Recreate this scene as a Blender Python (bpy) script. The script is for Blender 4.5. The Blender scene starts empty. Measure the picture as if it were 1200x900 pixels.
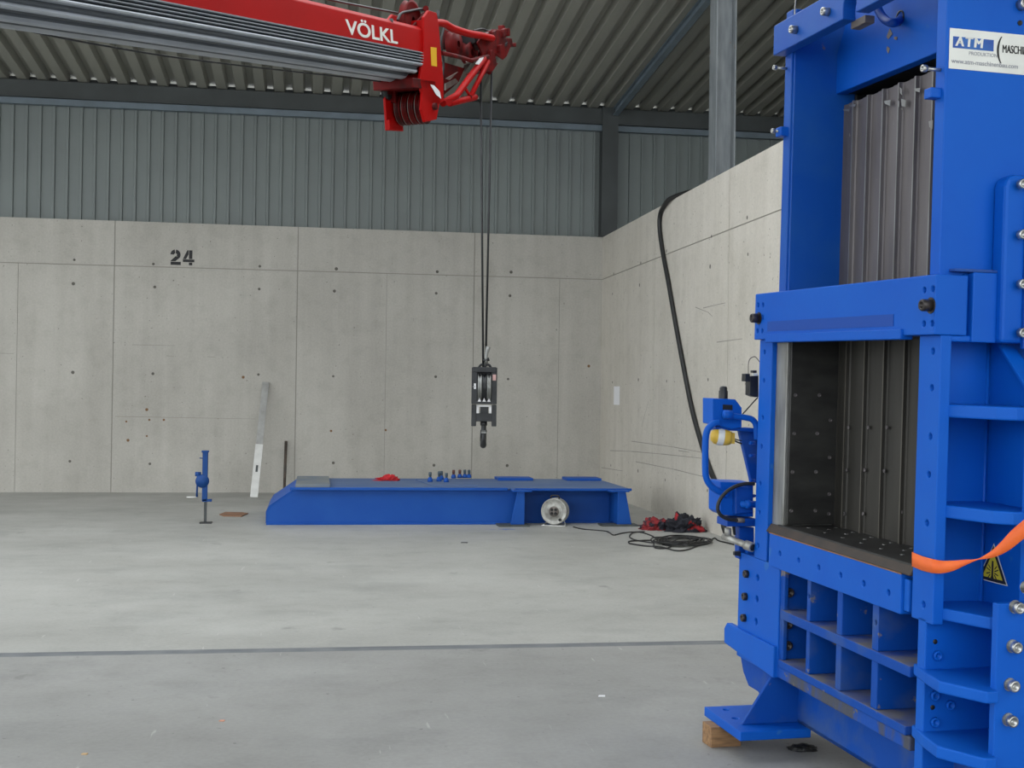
import bpy, bmesh, math, random
import numpy as np
from mathutils import Vector, Matrix, noise
random.seed(7)
S = bpy.context.scene
C = S.collection
PI = math.pi

# ------------------------------------------------------------------ camera, sky, exposure
FPX, YAW, PIT, ROL, EYE = 1476.2, .1556, .0086, .0138, 1.55
CAM = np.array([0, 0, EYE])
_cy, _sy = math.cos(YAW), math.sin(YAW)
CF = np.array([_sy*math.cos(PIT), _cy*math.cos(PIT), math.sin(PIT)])
_R0 = np.array([_cy, -_sy, 0.]); _U0 = np.cross(_R0, CF)
CR = _R0*math.cos(ROL)+_U0*math.sin(ROL)
CU = -_R0*math.sin(ROL)+_U0*math.cos(ROL)
cam_data = bpy.data.cameras.new('camera'); cam = bpy.data.objects.new('camera', cam_data); C.objects.link(cam)
cam_data.sensor_width = 36; cam_data.sensor_fit = 'HORIZONTAL'; cam_data.lens = FPX*36/1200
cam_data.clip_start = .05; cam_data.clip_end = 300
cam.matrix_world = Matrix(((CR[0], CU[0], -CF[0], 0), (CR[1], CU[1], -CF[1], 0), (CR[2], CU[2], -CF[2], EYE), (0, 0, 0, 1)))
S.camera = cam

world = bpy.data.worlds.new('overcast_sky'); S.world = world; world.use_nodes = True
bg = world.node_tree.nodes['Background']
bg.inputs[0].default_value = (.93, .97, 1.0, 1); bg.inputs[1].default_value = 1.0
S.view_settings.view_transform = 'Standard'; S.view_settings.look = 'None'
S.view_settings.exposure = 1.36; S.view_settings.gamma = 1; S.view_settings.use_curve_mapping = False
ROOF_Y0 = 14.0   # invented open roof band between this and the front roof, to light the hall

# ------------------------------------------------------------------ measuring helpers: where a sight line meets a real plane
def ray(x, y): return CF+CR*(x-600)/FPX-CU*(y-450)/FPX
def onplane(x, y, n, d):
    r = ray(x, y); n = np.asarray(n, float); return CAM+(d-n@CAM)/(n@r)*r
def flo(x, y, z=0.): return onplane(x, y, (0, 0, 1), z)
def yw(x, y, Y): return onplane(x, y, (0, 1, 0), Y)
def xw(x, y, X): return onplane(x, y, (1, 0, 0), X)

# ------------------------------------------------------------------ mesh helpers
class MB:
    def __init__(s): s.v = []; s.f = []; s.m = []; s.sm = []
    def add(s, vs, fs, mi=0, smooth=False):
        o = len(s.v); s.v += [tuple(float(c) for c in v) for v in vs]
        for f in fs: s.f.append([o+i for i in f]); s.m.append(mi); s.sm.append(smooth)
        return s
    def box(s, x0, x1, y0, y1, z0, z1, mi=0):
        x0, x1 = sorted((x0, x1)); y0, y1 = sorted((y0, y1)); z0, z1 = sorted((z0, z1))
        return s.add([(x0, y0, z0), (x1, y0, z0), (x1, y1, z0), (x0, y1, z0), (x0, y0, z1), (x1, y0, z1), (x1, y1, z1), (x0, y1, z1)],
                     [(0, 3, 2, 1), (4, 5, 6, 7), (0, 1, 5, 4), (1, 2, 6, 5), (2, 3, 7, 6), (3, 0, 4, 7)], mi)
    def obox(s, c, ax, ay, az, mi=0):
        c, ax, ay, az = (Vector(q) for q in (c, ax, ay, az))
        vs = [c+ax*i+ay*j+az*k for k in (-1, 1) for i, j in ((-1, -1), (1, -1), (1, 1), (-1, 1))]
        return s.add(vs, [(0, 3, 2, 1), (4, 5, 6, 7), (0, 1, 5, 4), (1, 2, 6, 5), (2, 3, 7, 6), (3, 0, 4, 7)], mi)
    def prism(s, poly, vec, mi=0):
        """closed 3D polygon extruded by a vector"""
        n = len(poly); v = Vector(vec); P = [Vector([float(c) for c in p]) for p in poly]
        return s.add(P+[p+v for p in P], [list(range(n))[::-1], [n+i for i in range(n)]]+[(i, (i+1) % n, n+(i+1) % n, n+i) for i in range(n)], mi)
    def tube(s, pts, r, n=10, mi=0, caps=True, closed=False):
        P = [Vector([float(c) for c in p]) for p in pts]; rs = r if isinstance(r, (list, tuple)) else [r]*len(P)
        vs = []; prev = None
        for i, p in enumerate(P):
            if closed: t = P[(i+1) % len(P)]-P[i-1]
            else: t = P[min(i+1, len(P)-1)]-P[max(i-1, 0)]
            t.normalize()
            if prev is None:
                a = Vector((0, 0, 1)) if abs(t.z) < .9 else Vector((1, 0, 0))
                u = t.cross(a).normalized()
            else:
                u = prev-t*prev.dot(t)
                u = u.normalized() if u.length > 1e-6 else t.orthogonal().normalized()
            prev = u; w = t.cross(u)
            for k in range(n):
                a = 2*PI*k/n; vs.append(p+(u*math.cos(a)+w*math.sin(a))*rs[i])
        fs = []; m = len(P)
        for i in range(m if closed else m-1):
            for k in range(n):
                a, b = i*n, ((i+1) % m)*n; fs.append((a+k, a+(k+1) % n, b+(k+1) % n, b+k))
        s.add(vs, fs, mi, True)
        if caps and not closed:
            o = len(s.v)-len(vs)
            s.f += [[o+k for k in range(n)][::-1], [o+(m-1)*n+k for k in range(n)]]; s.m += [mi, mi]; s.sm += [False, False]
        return s
    def cyl(s, a, b, r, n=16, mi=0, r2=None): return s.tube([a, b], [r, r if r2 is None else r2], n, mi)
    def lathe(s, c, axis, prof, n=24, mi=0, smooth=True):
        """prof: (radius, distance along axis)"""
        c = Vector([float(q) for q in c]); ax = Vector(axis).normalized(); u = ax.orthogonal().normalized(); w = ax.cross(u)
        vs = []; m = len(prof)
        for r, h in prof:
            for k in range(n):
                a = 2*PI*k/n; vs.append(c+ax*h+(u*math.cos(a)+w*math.sin(a))*max(r, 1e-5))
        fs = [(i*n+k, i*n+(k+1) % n, (i+1)*n+(k+1) % n, (i+1)*n+k) for i in range(m-1) for k in range(n)]
        s.add(vs, fs, mi, smooth)
        return s
    def build(s, name, mats, parent=None, bevel=0., seg=2, loc=None):
        me = bpy.data.meshes.new(name); me.from_pydata(s.v, [], s.f)
        for m in (mats if isinstance(mats, (list, tuple)) else [mats]): me.materials.append(m)
        me.polygons.foreach_set('material_index', s.m); me.polygons.foreach_set('use_smooth', s.sm); me.update()
        bm = bmesh.new(); bm.from_mesh(me); bmesh.ops.recalc_face_normals(bm, faces=bm.faces); bm.to_mesh(me); bm.free()
        o = bpy.data.objects.new(name, me); C.objects.link(o)
        if loc is not None: o.location = loc
        if parent: o.parent = parent
        if bevel:
            b = o.modifiers.new('bevel', 'BEVEL'); b.width = bevel; b.segments = seg; b.limit_method = 'ANGLE'; b.angle_limit = .7
        return o
def cut(o, cutter):
    """drill holes (a list of cylinder bodies) into a mesh"""
    c = cutter.build('drill', o.data.materials[0]); c.parent = o.parent
    mods = [m for m in o.modifiers]
    m = o.modifiers.new('drill', 'BOOLEAN'); m.operation = 'DIFFERENCE'; m.object = c; m.solver = 'EXACT'
    o.modifiers.move(len(o.modifiers)-1, 0)
    bpy.context.view_layer.update()
    dg = bpy.context.evaluated_depsgraph_get()
    me = bpy.data.meshes.new_from_object(o.evaluated_get(dg)); old = o.data; o.modifiers.clear(); o.data = me; me.name = old.name
    bpy.data.objects.remove(c)
    return o
def text_into(mb, txt, size, M4, bold=0., depth=.0008, mi=0, shear=0., space=1., sx=1.):
    cu = bpy.data.curves.new('t', 'FONT'); cu.body = txt; cu.size = size; cu.offset = bold; cu.extrude = depth; cu.shear = shear; cu.space_character = space
    ob = bpy.data.objects.new('t', cu); C.objects.link(ob); bpy.context.view_layer.update()
    me = bpy.data.meshes.new_from_object(ob.evaluated_get(bpy.context.evaluated_depsgraph_get()))
    mb.add([M4 @ Vector((v.co.x*sx, v.co.y, v.co.z)) for v in me.vertices], [list(p.vertices) for p in me.polygons], mi)
    w = max((v.co.x*sx for v in me.vertices), default=0)
    bpy.data.objects.remove(ob); bpy.data.meshes.remove(me); return w
def frame(o, x, y):
    x = Vector(x).normalized(); y = Vector(y).normalized(); z = x.cross(y)
    return Matrix(((x.x, y.x, z.x, o[0]), (x.y, y.y, z.y, o[1]), (x.z, y.z, z.z, o[2]), (0, 0, 0, 1)))
def empty(name, loc=(0, 0, 0), mat4=None):
    o = bpy.data.objects.new(name, None); C.objects.link(o); o.empty_display_size = .1
    if mat4 is not None: o.matrix_world = mat4
    else: o.location = [float(c) for c in loc]
    return o
def tag(o, label, cat, group=None, kind=None):
    o['label'] = label; o['category'] = cat
    if group: o['group'] = group
    if kind: o['kind'] = kind
    return o
def struct(o, label=None):
    o['kind'] = 'structure'
    if label: o['label'] = label; o['category'] = 'building part'
    return o
def smooth_path(pts, n=8, closed=False):
    P = [Vector([float(c) for c in p]) for p in pts]; out = []; m = len(P)
    for i in range(m if closed else m-1):
        if closed: a, b, c, d = P[i-1], P[i], P[(i+1) % m], P[(i+2) % m]
        else: a, b, c, d = P[max(i-1, 0)], P[i], P[i+1], P[min(i+2, m-1)]
        for k in range(n):
            t = k/n; out.append(.5*((2*b)+(c-a)*t+(2*a-5*b+4*c-d)*t*t+(3*b-a-3*c+d)*t**3))
    if not closed: out.append(P[-1])
    return out

# ------------------------------------------------------------------ materials
def lin(c):
    return tuple(((q/255)/12.92 if q/255 <= .04045 else ((q/255+.055)/1.055)**2.4) for q in c)
def mat(name, rgb, rough=.5, metal=0., rgb2=None, scale=4., lo=.35, hi=.7, bump=0., bscale=60., detail=5., stretch=None, spots=None, sscale=20., sthr=.66, rvar=0., spec=.5, dust=None):
    m = bpy.data.materials.new(name); m.use_nodes = True; nt = m.node_tree; N = nt.nodes; L = nt.links
    b = N['Principled BSDF']; b.inputs['Roughness'].default_value = rough; b.inputs['Metallic'].default_value = metal; b.inputs['Specular IOR Level'].default_value = spec
    c1 = (*lin(rgb), 1); b.inputs['Base Color'].default_value = c1
    tc = N.new('ShaderNodeTexCoord'); src = tc.outputs['Object']
    if stretch:
        mp = N.new('ShaderNodeMapping'); mp.inputs['Scale'].default_value = stretch; L.new(src, mp.inputs[0]); st = mp.outputs[0]
    else: st = src
    col = None
    if rgb2:
        n = N.new('ShaderNodeTexNoise'); n.inputs['Scale'].default_value = scale; n.inputs['Detail'].default_value = detail; L.new(st, n.inputs['Vector'])
        r = N.new('ShaderNodeValToRGB'); r.color_ramp.elements[0].position = lo; r.color_ramp.elements[1].position = hi
        r.color_ramp.elements[0].color = c1; r.color_ramp.elements[1].color = (*lin(rgb2), 1)
        L.new(n.outputs[0], r.inputs[0]); col = r.outputs[0]
        if rvar:
            mr = N.new('ShaderNodeMapRange'); mr.inputs[3].default_value = rough-rvar; mr.inputs[4].default_value = rough+rvar
            L.new(n.outputs[0], mr.inputs[0]); L.new(mr.outputs[0], b.inputs['Roughness'])
    if spots:
        n = N.new('ShaderNodeTexNoise'); n.inputs['Scale'].default_value = sscale; n.inputs['Detail'].default_value = 6; L.new(src, n.inputs['Vector'])
        r = N.new('ShaderNodeValToRGB'); r.color_ramp.elements[0].position = sthr; r.color_ramp.elements[1].position = sthr+.04
        r.color_ramp.elements[0].color = (0, 0, 0, 1); L.new(n.outputs[0], r.inputs[0])
        mx = N.new('ShaderNodeMix'); mx.data_type = 'RGBA'; L.new(r.outputs[0], mx.inputs[0])
        if col: L.new(col, mx.inputs[6])
        else: mx.inputs[6].default_value = c1
        mx.inputs[7].default_value = (*lin(spots), 1); col = mx.outputs[2]
    if dust:   # dirt that has settled on ledges and shelves
        ge = N.new('ShaderNodeNewGeometry'); sx = N.new('ShaderNodeSeparateXYZ'); L.new(ge.outputs['Normal'], sx.inputs[0])
        n = N.new('ShaderNodeTexNoise'); n.inputs['Scale'].default_value = 7; n.inputs['Detail'].default_value = 6; L.new(src, n.inputs['Vector'])
        r = N.new('ShaderNodeMapRange'); r.inputs[1].default_value = .35; r.inputs[2].default_value = .62; r.inputs[3].default_value = .12; r.inputs[4].default_value = .85; L.new(n.outputs[0], r.inputs[0])
        g = N.new('ShaderNodeMapRange'); g.inputs[1].default_value = .8; g.inputs[2].default_value = .95; L.new(sx.outputs[2], g.inputs[0])
        mu = N.new('ShaderNodeMath'); mu.operation = 'MULTIPLY'; L.new(r.outputs[0], mu.inputs[0]); L.new(g.outputs[0], mu.inputs[1])
        mx = N.new('ShaderNodeMix'); mx.data_type = 'RGBA'; L.new(mu.outputs[0], mx.inputs[0])
        if col: L.new(col, mx.inputs[6])
        else: mx.inputs[6].default_value = c1
        mx.inputs[7].default_value = (*lin(dust), 1); col = mx.outputs[2]
    if col: L.new(col, b.inputs['Base Color'])
    if bump:
        n = N.new('ShaderNodeTexNoise'); n.inputs['Scale'].default_value = bscale; n.inputs['Detail'].default_value = 4; L.new(src, n.inputs['Vector'])
        bp_ = N.new('ShaderNodeBump'); bp_.inputs['Strength'].default_value = bump; bp_.inputs['Distance'].default_value = .004
        L.new(n.outputs[0], bp_.inputs['Height']); L.new(bp_.outputs[0], b.inputs['Normal'])
    return m

def concrete(name, ca, cb, cc, streak, floor=False):
    m = bpy.data.materials.new(name); m.use_nodes = True; nt = m.node_tree; N = nt.nodes; L = nt.links
    b = N['Principled BSDF']; b.inputs['Roughness'].default_value = .82 if not floor else .55
    tc = N.new('ShaderNodeTexCoord'); src = tc.outputs['Object']
    def noi(sc, det, stretch=None, rough=.55):
        n = N.new('ShaderNodeTexNoise'); n.inputs['Scale'].default_value = sc; n.inputs['Detail'].default_value = det; n.inputs['Roughness'].default_value = rough
        if stretch:
            mp = N.new('ShaderNodeMapping'); mp.inputs['Scale'].default_value = stretch; L.new(src, mp.inputs[0]); L.new(mp.outputs[0], n.inputs['Vector'])
        else: L.new(src, n.inputs['Vector'])
        return n.outputs[0]
    def ramp(f, p0, p1, c0, c1):
        r = N.new('ShaderNodeValToRGB'); r.color_ramp.elements[0].position = p0; r.color_ramp.elements[1].position = p1
        r.color_ramp.elements[0].color = c0; r.color_ramp.elements[1].color = c1; L.new(f, r.inputs[0]); return r.outputs[0]
    def mix(f, a, c, mode='MIX', fac=None):
        x = N.new('ShaderNodeMix'); x.data_type = 'RGBA'; x.blend_type = mode
        if f is None: x.inputs[0].default_value = fac
        else: L.new(f, x.inputs[0])
        L.new(a, x.inputs[6])
        if isinstance(c, tuple): x.inputs[7].default_value = c
        else: L.new(c, x.inputs[7])
        return x.outputs[2]
    A, B_, D = ((*lin(q), 1) for q in (ca, cb, cc))
    col = ramp(noi(.55, 3), .38, .62, A, B_)
    g1 = ramp(noi(*streak), .4, .66, (1, 1, 1, 1), (.925, .92, .915, 1)); col = mix(None, col, g1, 'MULTIPLY', 1)
    g2 = ramp(noi(5, 6), .5, .74, (1, 1, 1, 1), (.88, .88, .87, 1)); col = mix(None, col, g2, 'MULTIPLY', .8)
    g3 = ramp(noi(38, 5), .35, .7, (.94, .94, .94, 1), (1.05, 1.05, 1.05, 1)); col = mix(None, col, g3, 'MULTIPLY', 1)
    pores = ramp(noi(26, 2, None, .4), .73, .76, (0, 0, 0, 1), (1, 1, 1, 1)); col = mix(pores, col, D)
    if floor:
        g4 = ramp(noi(1.1, 8, (1, 1.25, 1), .65), .52, .72, (1, 1, 1, 1), (.76, .765, .77, 1)); col = mix(None, col, g4, 'MULTIPLY', .8)
        st_ = ramp(noi(1.7, 4, (1.4, 1.1, 1), .6), .655, .72, (0, 0, 0, 1), (.45, .45, .45, 1)); col = mix(st_, col, (*lin((96, 96, 93)), 1))
        sc = ramp(noi(3.5, 3, (6, .5, 1)), .70, .73, (0, 0, 0, 1), (.35, .35, .35, 1)); col = mix(sc, col, (*lin((205, 205, 200)), 1))
        # blue overspray beside the girder, worn by feet
        sp = N.new('ShaderNodeVectorMath'); sp.operation = 'DISTANCE'; mp = N.new('ShaderNodeMapping')
        mp.inputs['Location'].default_value = (-2.15/.55, -14.35/.22, 0); mp.inputs['Scale'].default_value = (1/.55, 1/.22, 0)
        L.new(src, mp.inputs[0]); L.new(mp.outputs[0], sp.inputs[0]); sp.inputs[1].default_value = (0, 0, 0)
        ad = N.new('ShaderNodeMath'); ad.operation = 'MULTIPLY_ADD'; L.new(noi(7, 5), ad.inputs[0]); ad.inputs[1].default_value = 1.6; L.new(sp.outputs['Value'], ad.inputs[2])
        mk = ramp(ad.outputs[0], .95, 1.35, (.75, .75, .75, 1), (0, 0, 0, 1)); mk.node.color_ramp.elements[0].position = .95
        col = mix(mk, col, (*lin((70, 105, 170)), 1))
    L.new(col, b.inputs['Base Color'])
    bp_ = N.new('ShaderNodeBump'); bp_.inputs['Strength'].default_value = .25; bp_.inputs['Distance'].default_value = .004
    L.new(noi(45, 6), bp_.inputs['Height']); L.new(bp_.outputs[0], b.inputs['Normal'])
    if floor:
        mr = N.new('ShaderNodeMapRange'); mr.inputs[3].default_value = .38; mr.inputs[4].default_value = .75; L.new(noi(1.6, 6), mr.inputs[0]); L.new(mr.outputs[0], b.inputs['Roughness'])
    return m

m_wall = concrete('wall_concrete', (176, 173, 165), (186, 183, 175), (128, 125, 119), (1.3, 5, (4, 4, .25)))
m_wallr = concrete('side_wall_concrete', (192, 187, 176), (202, 197, 187), (130, 126, 118), (1.3, 5, (4, 4, .25)))
m_joint = mat('joint_dark', (146, 143, 135), .9)
m_floor = concrete('floor_concrete', (160, 160, 155), (171, 171, 166), (134, 134, 130), (.9, 6, (1, 1.3, 1)), True)
m_floor2 = concrete('floor_concrete_near', (142, 142, 139), (154, 154, 151), (112, 112, 110), (.9, 6, (1, 1.3, 1)), True)
m_seal = mat('joint_sealant', (100, 104, 108), .6, 0, (118, 121, 123), 6)
m_clad = mat('grey_cladding', (119, 127, 125), .5, .0, (113, 120, 119), 1.2)
m_roof = mat('roof_sheet', (147, 147, 138), .6, 0., (140, 140, 132), .8, spec=.3)
m_dark = mat('dark_steel', (70, 75, 75), .6, 0., (60, 64, 64), 2)
m_flash = mat('flashing', (112, 126, 136), .45, 0., (96, 108, 116), 3)
m_galv = mat('galvanised_steel', (128, 133, 135), .5, .2, (104, 110, 114), 5, stretch=(3, 3, .6), spots=(120, 96, 70), sscale=5, sthr=.70)
m_blue = mat('blue_paint', (2, 83, 184), .48, 0., (12, 92, 190), 2.5, .35, .75, .12, 30, spots=(40, 100, 180), sscale=9, sthr=.70, rvar=.08, spec=.2)
m_blued = mat('blue_paint_dusty', (6, 70, 158), .55, 0., (66, 90, 134), 5, .5, .8, .2, 40, spots=(128, 120, 108), sscale=12, sthr=.67, spec=.2, dust=(126, 122, 112))
m_bluer = mat('blue_paint_worn', (6, 72, 162), .5, 0., (72, 76, 88), 3.2, .48, .58, .2, 40, stretch=(1, 2.2, .5), spots=(100, 98, 92), sscale=30, sthr=.64, spec=.28)
m_bluec = mat('blue_chipped', (3, 76, 168), .48, 0., (24, 86, 168), 4, .4, .7, .1, 40, spots=(122, 104, 90), sscale=7, sthr=.68, spec=.28)
m_bluestrip = mat('blue_strip', (4, 68, 158), .45, spec=.3)
m_girder = mat('girder_blue', (12, 74, 158), .5, 0., (20, 80, 162), 3, .4, .7, spec=.28)
m_gtop = mat('girder_top_dusty', (96, 116, 148), .65, 0., (70, 98, 146), 2.2, .35, .65, .1, 40, stretch=(.5, 1.5, 1))
m_gplate = mat('girder_plate_dust', (128, 132, 130), .7, 0., (98, 112, 132), 3)
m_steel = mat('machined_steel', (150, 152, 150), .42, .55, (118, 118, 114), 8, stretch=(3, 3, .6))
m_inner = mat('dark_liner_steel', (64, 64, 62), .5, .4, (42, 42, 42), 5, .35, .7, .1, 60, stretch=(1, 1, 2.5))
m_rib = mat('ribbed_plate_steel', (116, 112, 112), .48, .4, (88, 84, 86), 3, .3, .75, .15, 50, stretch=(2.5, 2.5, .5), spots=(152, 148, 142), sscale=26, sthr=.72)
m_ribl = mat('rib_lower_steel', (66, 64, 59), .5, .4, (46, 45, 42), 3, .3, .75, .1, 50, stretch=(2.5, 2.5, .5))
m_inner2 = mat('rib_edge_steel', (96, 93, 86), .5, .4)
m_rust = mat('rusty_lip', (66, 56, 48), .6, .2, (50, 46, 42), 9, spots=(104, 76, 52), sscale=14, sthr=.66)
m_bolt = mat('zinc_bolt', (196, 198, 196), .3, .85, (150, 150, 148), 30)
m_boltd = mat('black_bolt', (64, 60, 60), .4, .6)
m_blk = mat('black_rubber', (26, 27, 28), .5)
m_blkm = mat('black_metal', (34, 36, 38), .4, .3, (52, 54, 56), 9)
m_white = mat('white_sticker', (226, 228, 222), .4, 0., (214, 216, 210), 6)
m_ink = mat('black_ink', (28, 28, 30), .6)
m_inkg = mat('grey_ink', (150, 152, 160), .6)
m_inkb = mat('blue_ink', (32, 78, 160), .5, 0., (40, 104, 176), 12)
m_yel = mat('warning_yellow', (212, 196, 42), .45)
m_yelp = mat('yellow_plastic', (226, 190, 74), .5, 0., (214, 170, 50), 20)
m_strap = mat('orange_webbing', (240, 112, 46), .6, 0., (228, 98, 40), 14, bump=.2, bscale=200)
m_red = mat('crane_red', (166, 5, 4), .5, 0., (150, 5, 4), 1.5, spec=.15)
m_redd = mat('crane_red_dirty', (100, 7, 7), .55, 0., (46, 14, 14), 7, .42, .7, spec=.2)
m_silver = mat('silver_boom_shell', (166, 172, 180), .4, .4, (150, 156, 163), 2.5, stretch=(1, 1, 1))
m_groove = mat('boom_groove_dark', (92, 98, 104), .5, .3)  # darker grey on the groove faces of the boom shell
m_grey = mat('weathered_grey', (122, 116, 110), .55, .2, (90, 80, 76), 9)
m_decal = mat('yellow_decal', (216, 168, 30), .5)
m_wood = mat('pallet_wood', (158, 122, 84), .75, 0., (112, 84, 58), 4, .35, .7, .3, 40, stretch=(2, 14, 14))
m_card = mat('brown_board', (142, 104, 76), .8, 0., (120, 90, 70), 9)
m_alu = mat('white_aluminium', (214, 214, 210), .45, .1, (196, 196, 192), 9)
m_alug = mat('dull_aluminium', (168, 168, 165), .5, .2, (150, 150, 146), 9)
m_tube = mat('rusty_tube', (92, 80, 70), .7, .2, (70, 66, 62), 12)
m_cloth = mat('red_black_cloth', (24, 25, 34), .85, 0., (150, 30, 36), 8, .60, .64, .3, 60, detail=2)
m_clothr = mat('red_cloth', (128, 30, 36), .8, 0., (36, 34, 44), 11, .47, .55, .3, 60, detail=2)
m_redc = mat('red_glove_cloth', (196, 30, 36), .8, 0., (150, 24, 34), 20)
m_paper = mat('paper', (226, 226, 228), .7)
m_hole = mat('tie_hole_dark', (108, 105, 98), .9, 0., (84, 81, 76), 30)
m_stain = mat('rust_stain', (126, 96, 68), .9)
m_hyd = mat('hydraulic_grey', (176, 176, 170), .4, .4, (140, 138, 132), 20)

# ------------------------------------------------------------------ the setting
WY, WX, WH, HJ = 19.66, 4.52, 4.09, 3.413
def roofz(y): return 6.15+.075*(WY-y)
JY = 7.69
f = MB().box(-40, 16, JY+.06, 20.2, -.3, 0).box(-40, 16, -30, JY-.06, -.3, 0, 1).box(-40, 16, JY-.06, JY+.06, -.3, -.001, 2)
struct(f.build('floor', [m_floor, m_floor2, m_seal]), 'grey concrete slab floor with a sealed joint running across it')

def panel_wall(name, axis, fixed, sign, a0, a1, cuts, faint, ztop, hj, thick, m):
    """wall face made of cast panels with recessed joints; 'axis' is the horizontal direction"""
    mb = MB()
    def bx(p0, p1, q0, q1, z0, z1, mi=0):
        d0, d1 = fixed+sign*q0, fixed+sign*q1
        if axis == 'x': mb.box(p0, p1, d0, d1, z0, z1, mi)
        else: mb.box(d0, d1, p0, p1, z0, z1, mi)
    bx(a0, a1, .006, thick, -.1, ztop, 1)
    xs = sorted([a0]+cuts+[a1]); g = .007
    for i in range(len(xs)-1):
        l, r = xs[i]+(g if i else 0), xs[i+1]-(g if i < len(xs)-2 else 0)
        bx(l, r, 0, .007, hj+g, ztop)
        fs = sorted(q for q in faint if l < q < r); ys = [l]+fs+[r]
        for j in range(len(ys)-1):
            bx(ys[j]+(.003 if j else 0), ys[j+1]-(.003 if j < len(ys)-2 else 0), 0, .007, 0, hj-g)
    return mb
mb = panel_wall('b', 'x', WY, 1, -14, WX+.27, [-11.16, -8.44, -5.72, -3.0, -.28, 2.46], [-4.38, 1.09, 3.83], WH, HJ, .3, m_wall)
wb = struct(mb.build('wall_back', [m_wall, m_joint]), 'pale grey cast concrete back wall of large panels')
def tie(mb, c, n, r=.022):
    mb.lathe(c, n, [(r, .0004), (r*.85, .0014), (0, .0016)], 12, 0)
mb = MB()
for px0 in (-5.72, -3.0, -.28, 2.46):
    for dx in (.58, 2.14):
        for z in (3.47, 3.12, 1.80, .45):
            if px0+dx < WX-.15: tie(mb, (px0+dx+random.uniform(-.02, .02), WY, z+random.uniform(-.02, .02)), (0, -1, 0), random.uniform(.018, .026))
mb.build('tie_holes', m_hole, wb)
mb = MB()
for x, y in ((148, 494), (175, 492), (192, 492), (172, 480), (172, 511), (452, 504), (388, 505), (690, 429), (150, 516), (285, 442)):
    tie(mb, yw(x, y, WY), (0, -1, 0), random.uniform(.014, .024))
mb.build('rust_marks', m_stain, wb)
mb = MB()
def scratch(mb, pts, w, wallf, nrm):
    P = [Vector(wallf(*p)) for p in pts]; n = Vector(nrm)*.0012
    for a, b in zip(P, P[1:]):
        d = (b-a).normalized(); u = d.cross(Vector(nrm)).normalized()*w
        mb.add([a-u+n, b-u*.6+n, b+u*.6+n, a+u+n], [(0, 1, 2, 3)])
for p in (((0, 414), (16, 414.5)), ((195, 417), (204, 417.5)), ((243, 418), (252, 418.5)), ((135, 488), (300, 491)), ((155, 404), (205, 405))):
    scratch(mb, p, .004, lambda x, y: yw(x, y, WY), (0, -1, 0))
mb.build('surface_cracks', m_joint, wb)
mb = MB()
M4 = frame(yw(199.5, 309.5, WY-.001), (1, 0, 0), (0, 0, 1))
# stencilled digits 2 and 4
def stroke(poly): mb.prism([M4 @ Vector((x, y, 0)) for x, y in poly], (0, -.0015, 0))
def arc(cx, cy, r0, r1, a0, a1, n=10):
    o = [(cx+r1*math.cos(a0+(a1-a0)*i/n), cy+r1*math.sin(a0+(a1-a0)*i/n)*1.05) for i in range(n+1)]
    return o+[(cx+r0*math.cos(a1+(a0-a1)*i/n), cy+r0*math.sin(a1+(a0-a1)*i/n)*1.05) for i in range(n+1)]
stroke(arc(.075, .145, .022, .075, PI*.98, PI*.55)); stroke(arc(.075, .145, .022, .075, PI*.47, -PI*.25))
stroke([(.135, .10), (.080, .125), (.005, .052), (.005, .045), (.075, .045)]); stroke([(.005, -.01), (.155, -.01), (.155, .038), (.005, .038)])
stroke([(.275, .085), (.275, .218), (.325, .218), (.325, .085)]); stroke([(.275, -.01), (.275, .032), (.325, .032), (.325, -.01)])
stroke([(.185, .038), (.355, .038), (.355, .079), (.185, .079)]); stroke([(.185, .084), (.232, .084), (.268, .155), (.268, .218), (.25, .218)])
mb.build('painted_number', m_ink, wb)
# cladding above the concrete: narrow raised seams between flat pans
def clad(x0, x1, y, z0, z1):
    mb = MB(); x = x0; P = []
    while x < x1:
        P += [(x, y), (x+.150, y), (x+.158, y-.03), (x+.19, y-.03)]; x += .198
    vs = [(a, b, z0) for a, b in P]+[(a, b, z1) for a, b in P]; n = len(P)
    mb.add(vs, [(i, i+1, n+i+1, n+i) for i in range(n-1)]); return mb
clad(-14, 13, WY+.13, WH-.05, 5.85).build('cladding', m_clad, wb)
mb = MB().box(-14, 13, WY+.0, WY+.1, 5.795, 5.885)
mb.build('flashing', m_flash, wb)

mb = panel_wall('r', 'y', WX, 1, 1.0, WY, [4.15, 7.24, 10.33, 13.425, 16.515], [18.2, 14.95], WH, HJ, .27, m_wallr)
# the bay beyond the divider wall is its own wall piece of the back
wr = struct(mb.build('wall_right', [m_wallr, m_joint]), 'pale concrete divider wall on the right with open space above it')
mb = MB()
for y in (18.9, 17.3, 15.9, 14.1, 12.8, 11.1):
    for z in (3.44, 3.1, 1.78, .48):
        tie(mb, (WX, y+random.uniform(-.05, .05), z+random.uniform(-.03, .03)), (-1, 0, 0), random.uniform(.018, .028))
mb.build('tie_holes', m_hole, wr)
mb = MB()
R_ = lambda x, y: xw(x, y, WX)
for p in (((715, 528), (740, 529), (775, 532), (822, 537)), ((740, 517), (790, 524), (822, 530)), ((795, 528), (808, 530)), ((745, 541), (790, 550), (830, 560)), ((824, 361), (845, 356), (850, 355)), ((840, 401), (870, 397)),
          ((815, 360), (830, 366), (835, 371)), ((705, 548), (730, 552)), ((752, 500), (760, 470))):
    scratch(mb, p, .006, R_, (-1, 0, 0))
mb.build('surface_cracks', m_joint, wr)
mb = MB().box(WX+.27, 13, WY, WY+.3, -.1, WH); struct(mb.build('wall_back', m_wall))
struct(MB().box(13, 13.3, 3, 20, -.1, 8).build('wall_right', m_clad))  # unseen end wall added to keep sky light out of the right bay
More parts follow.
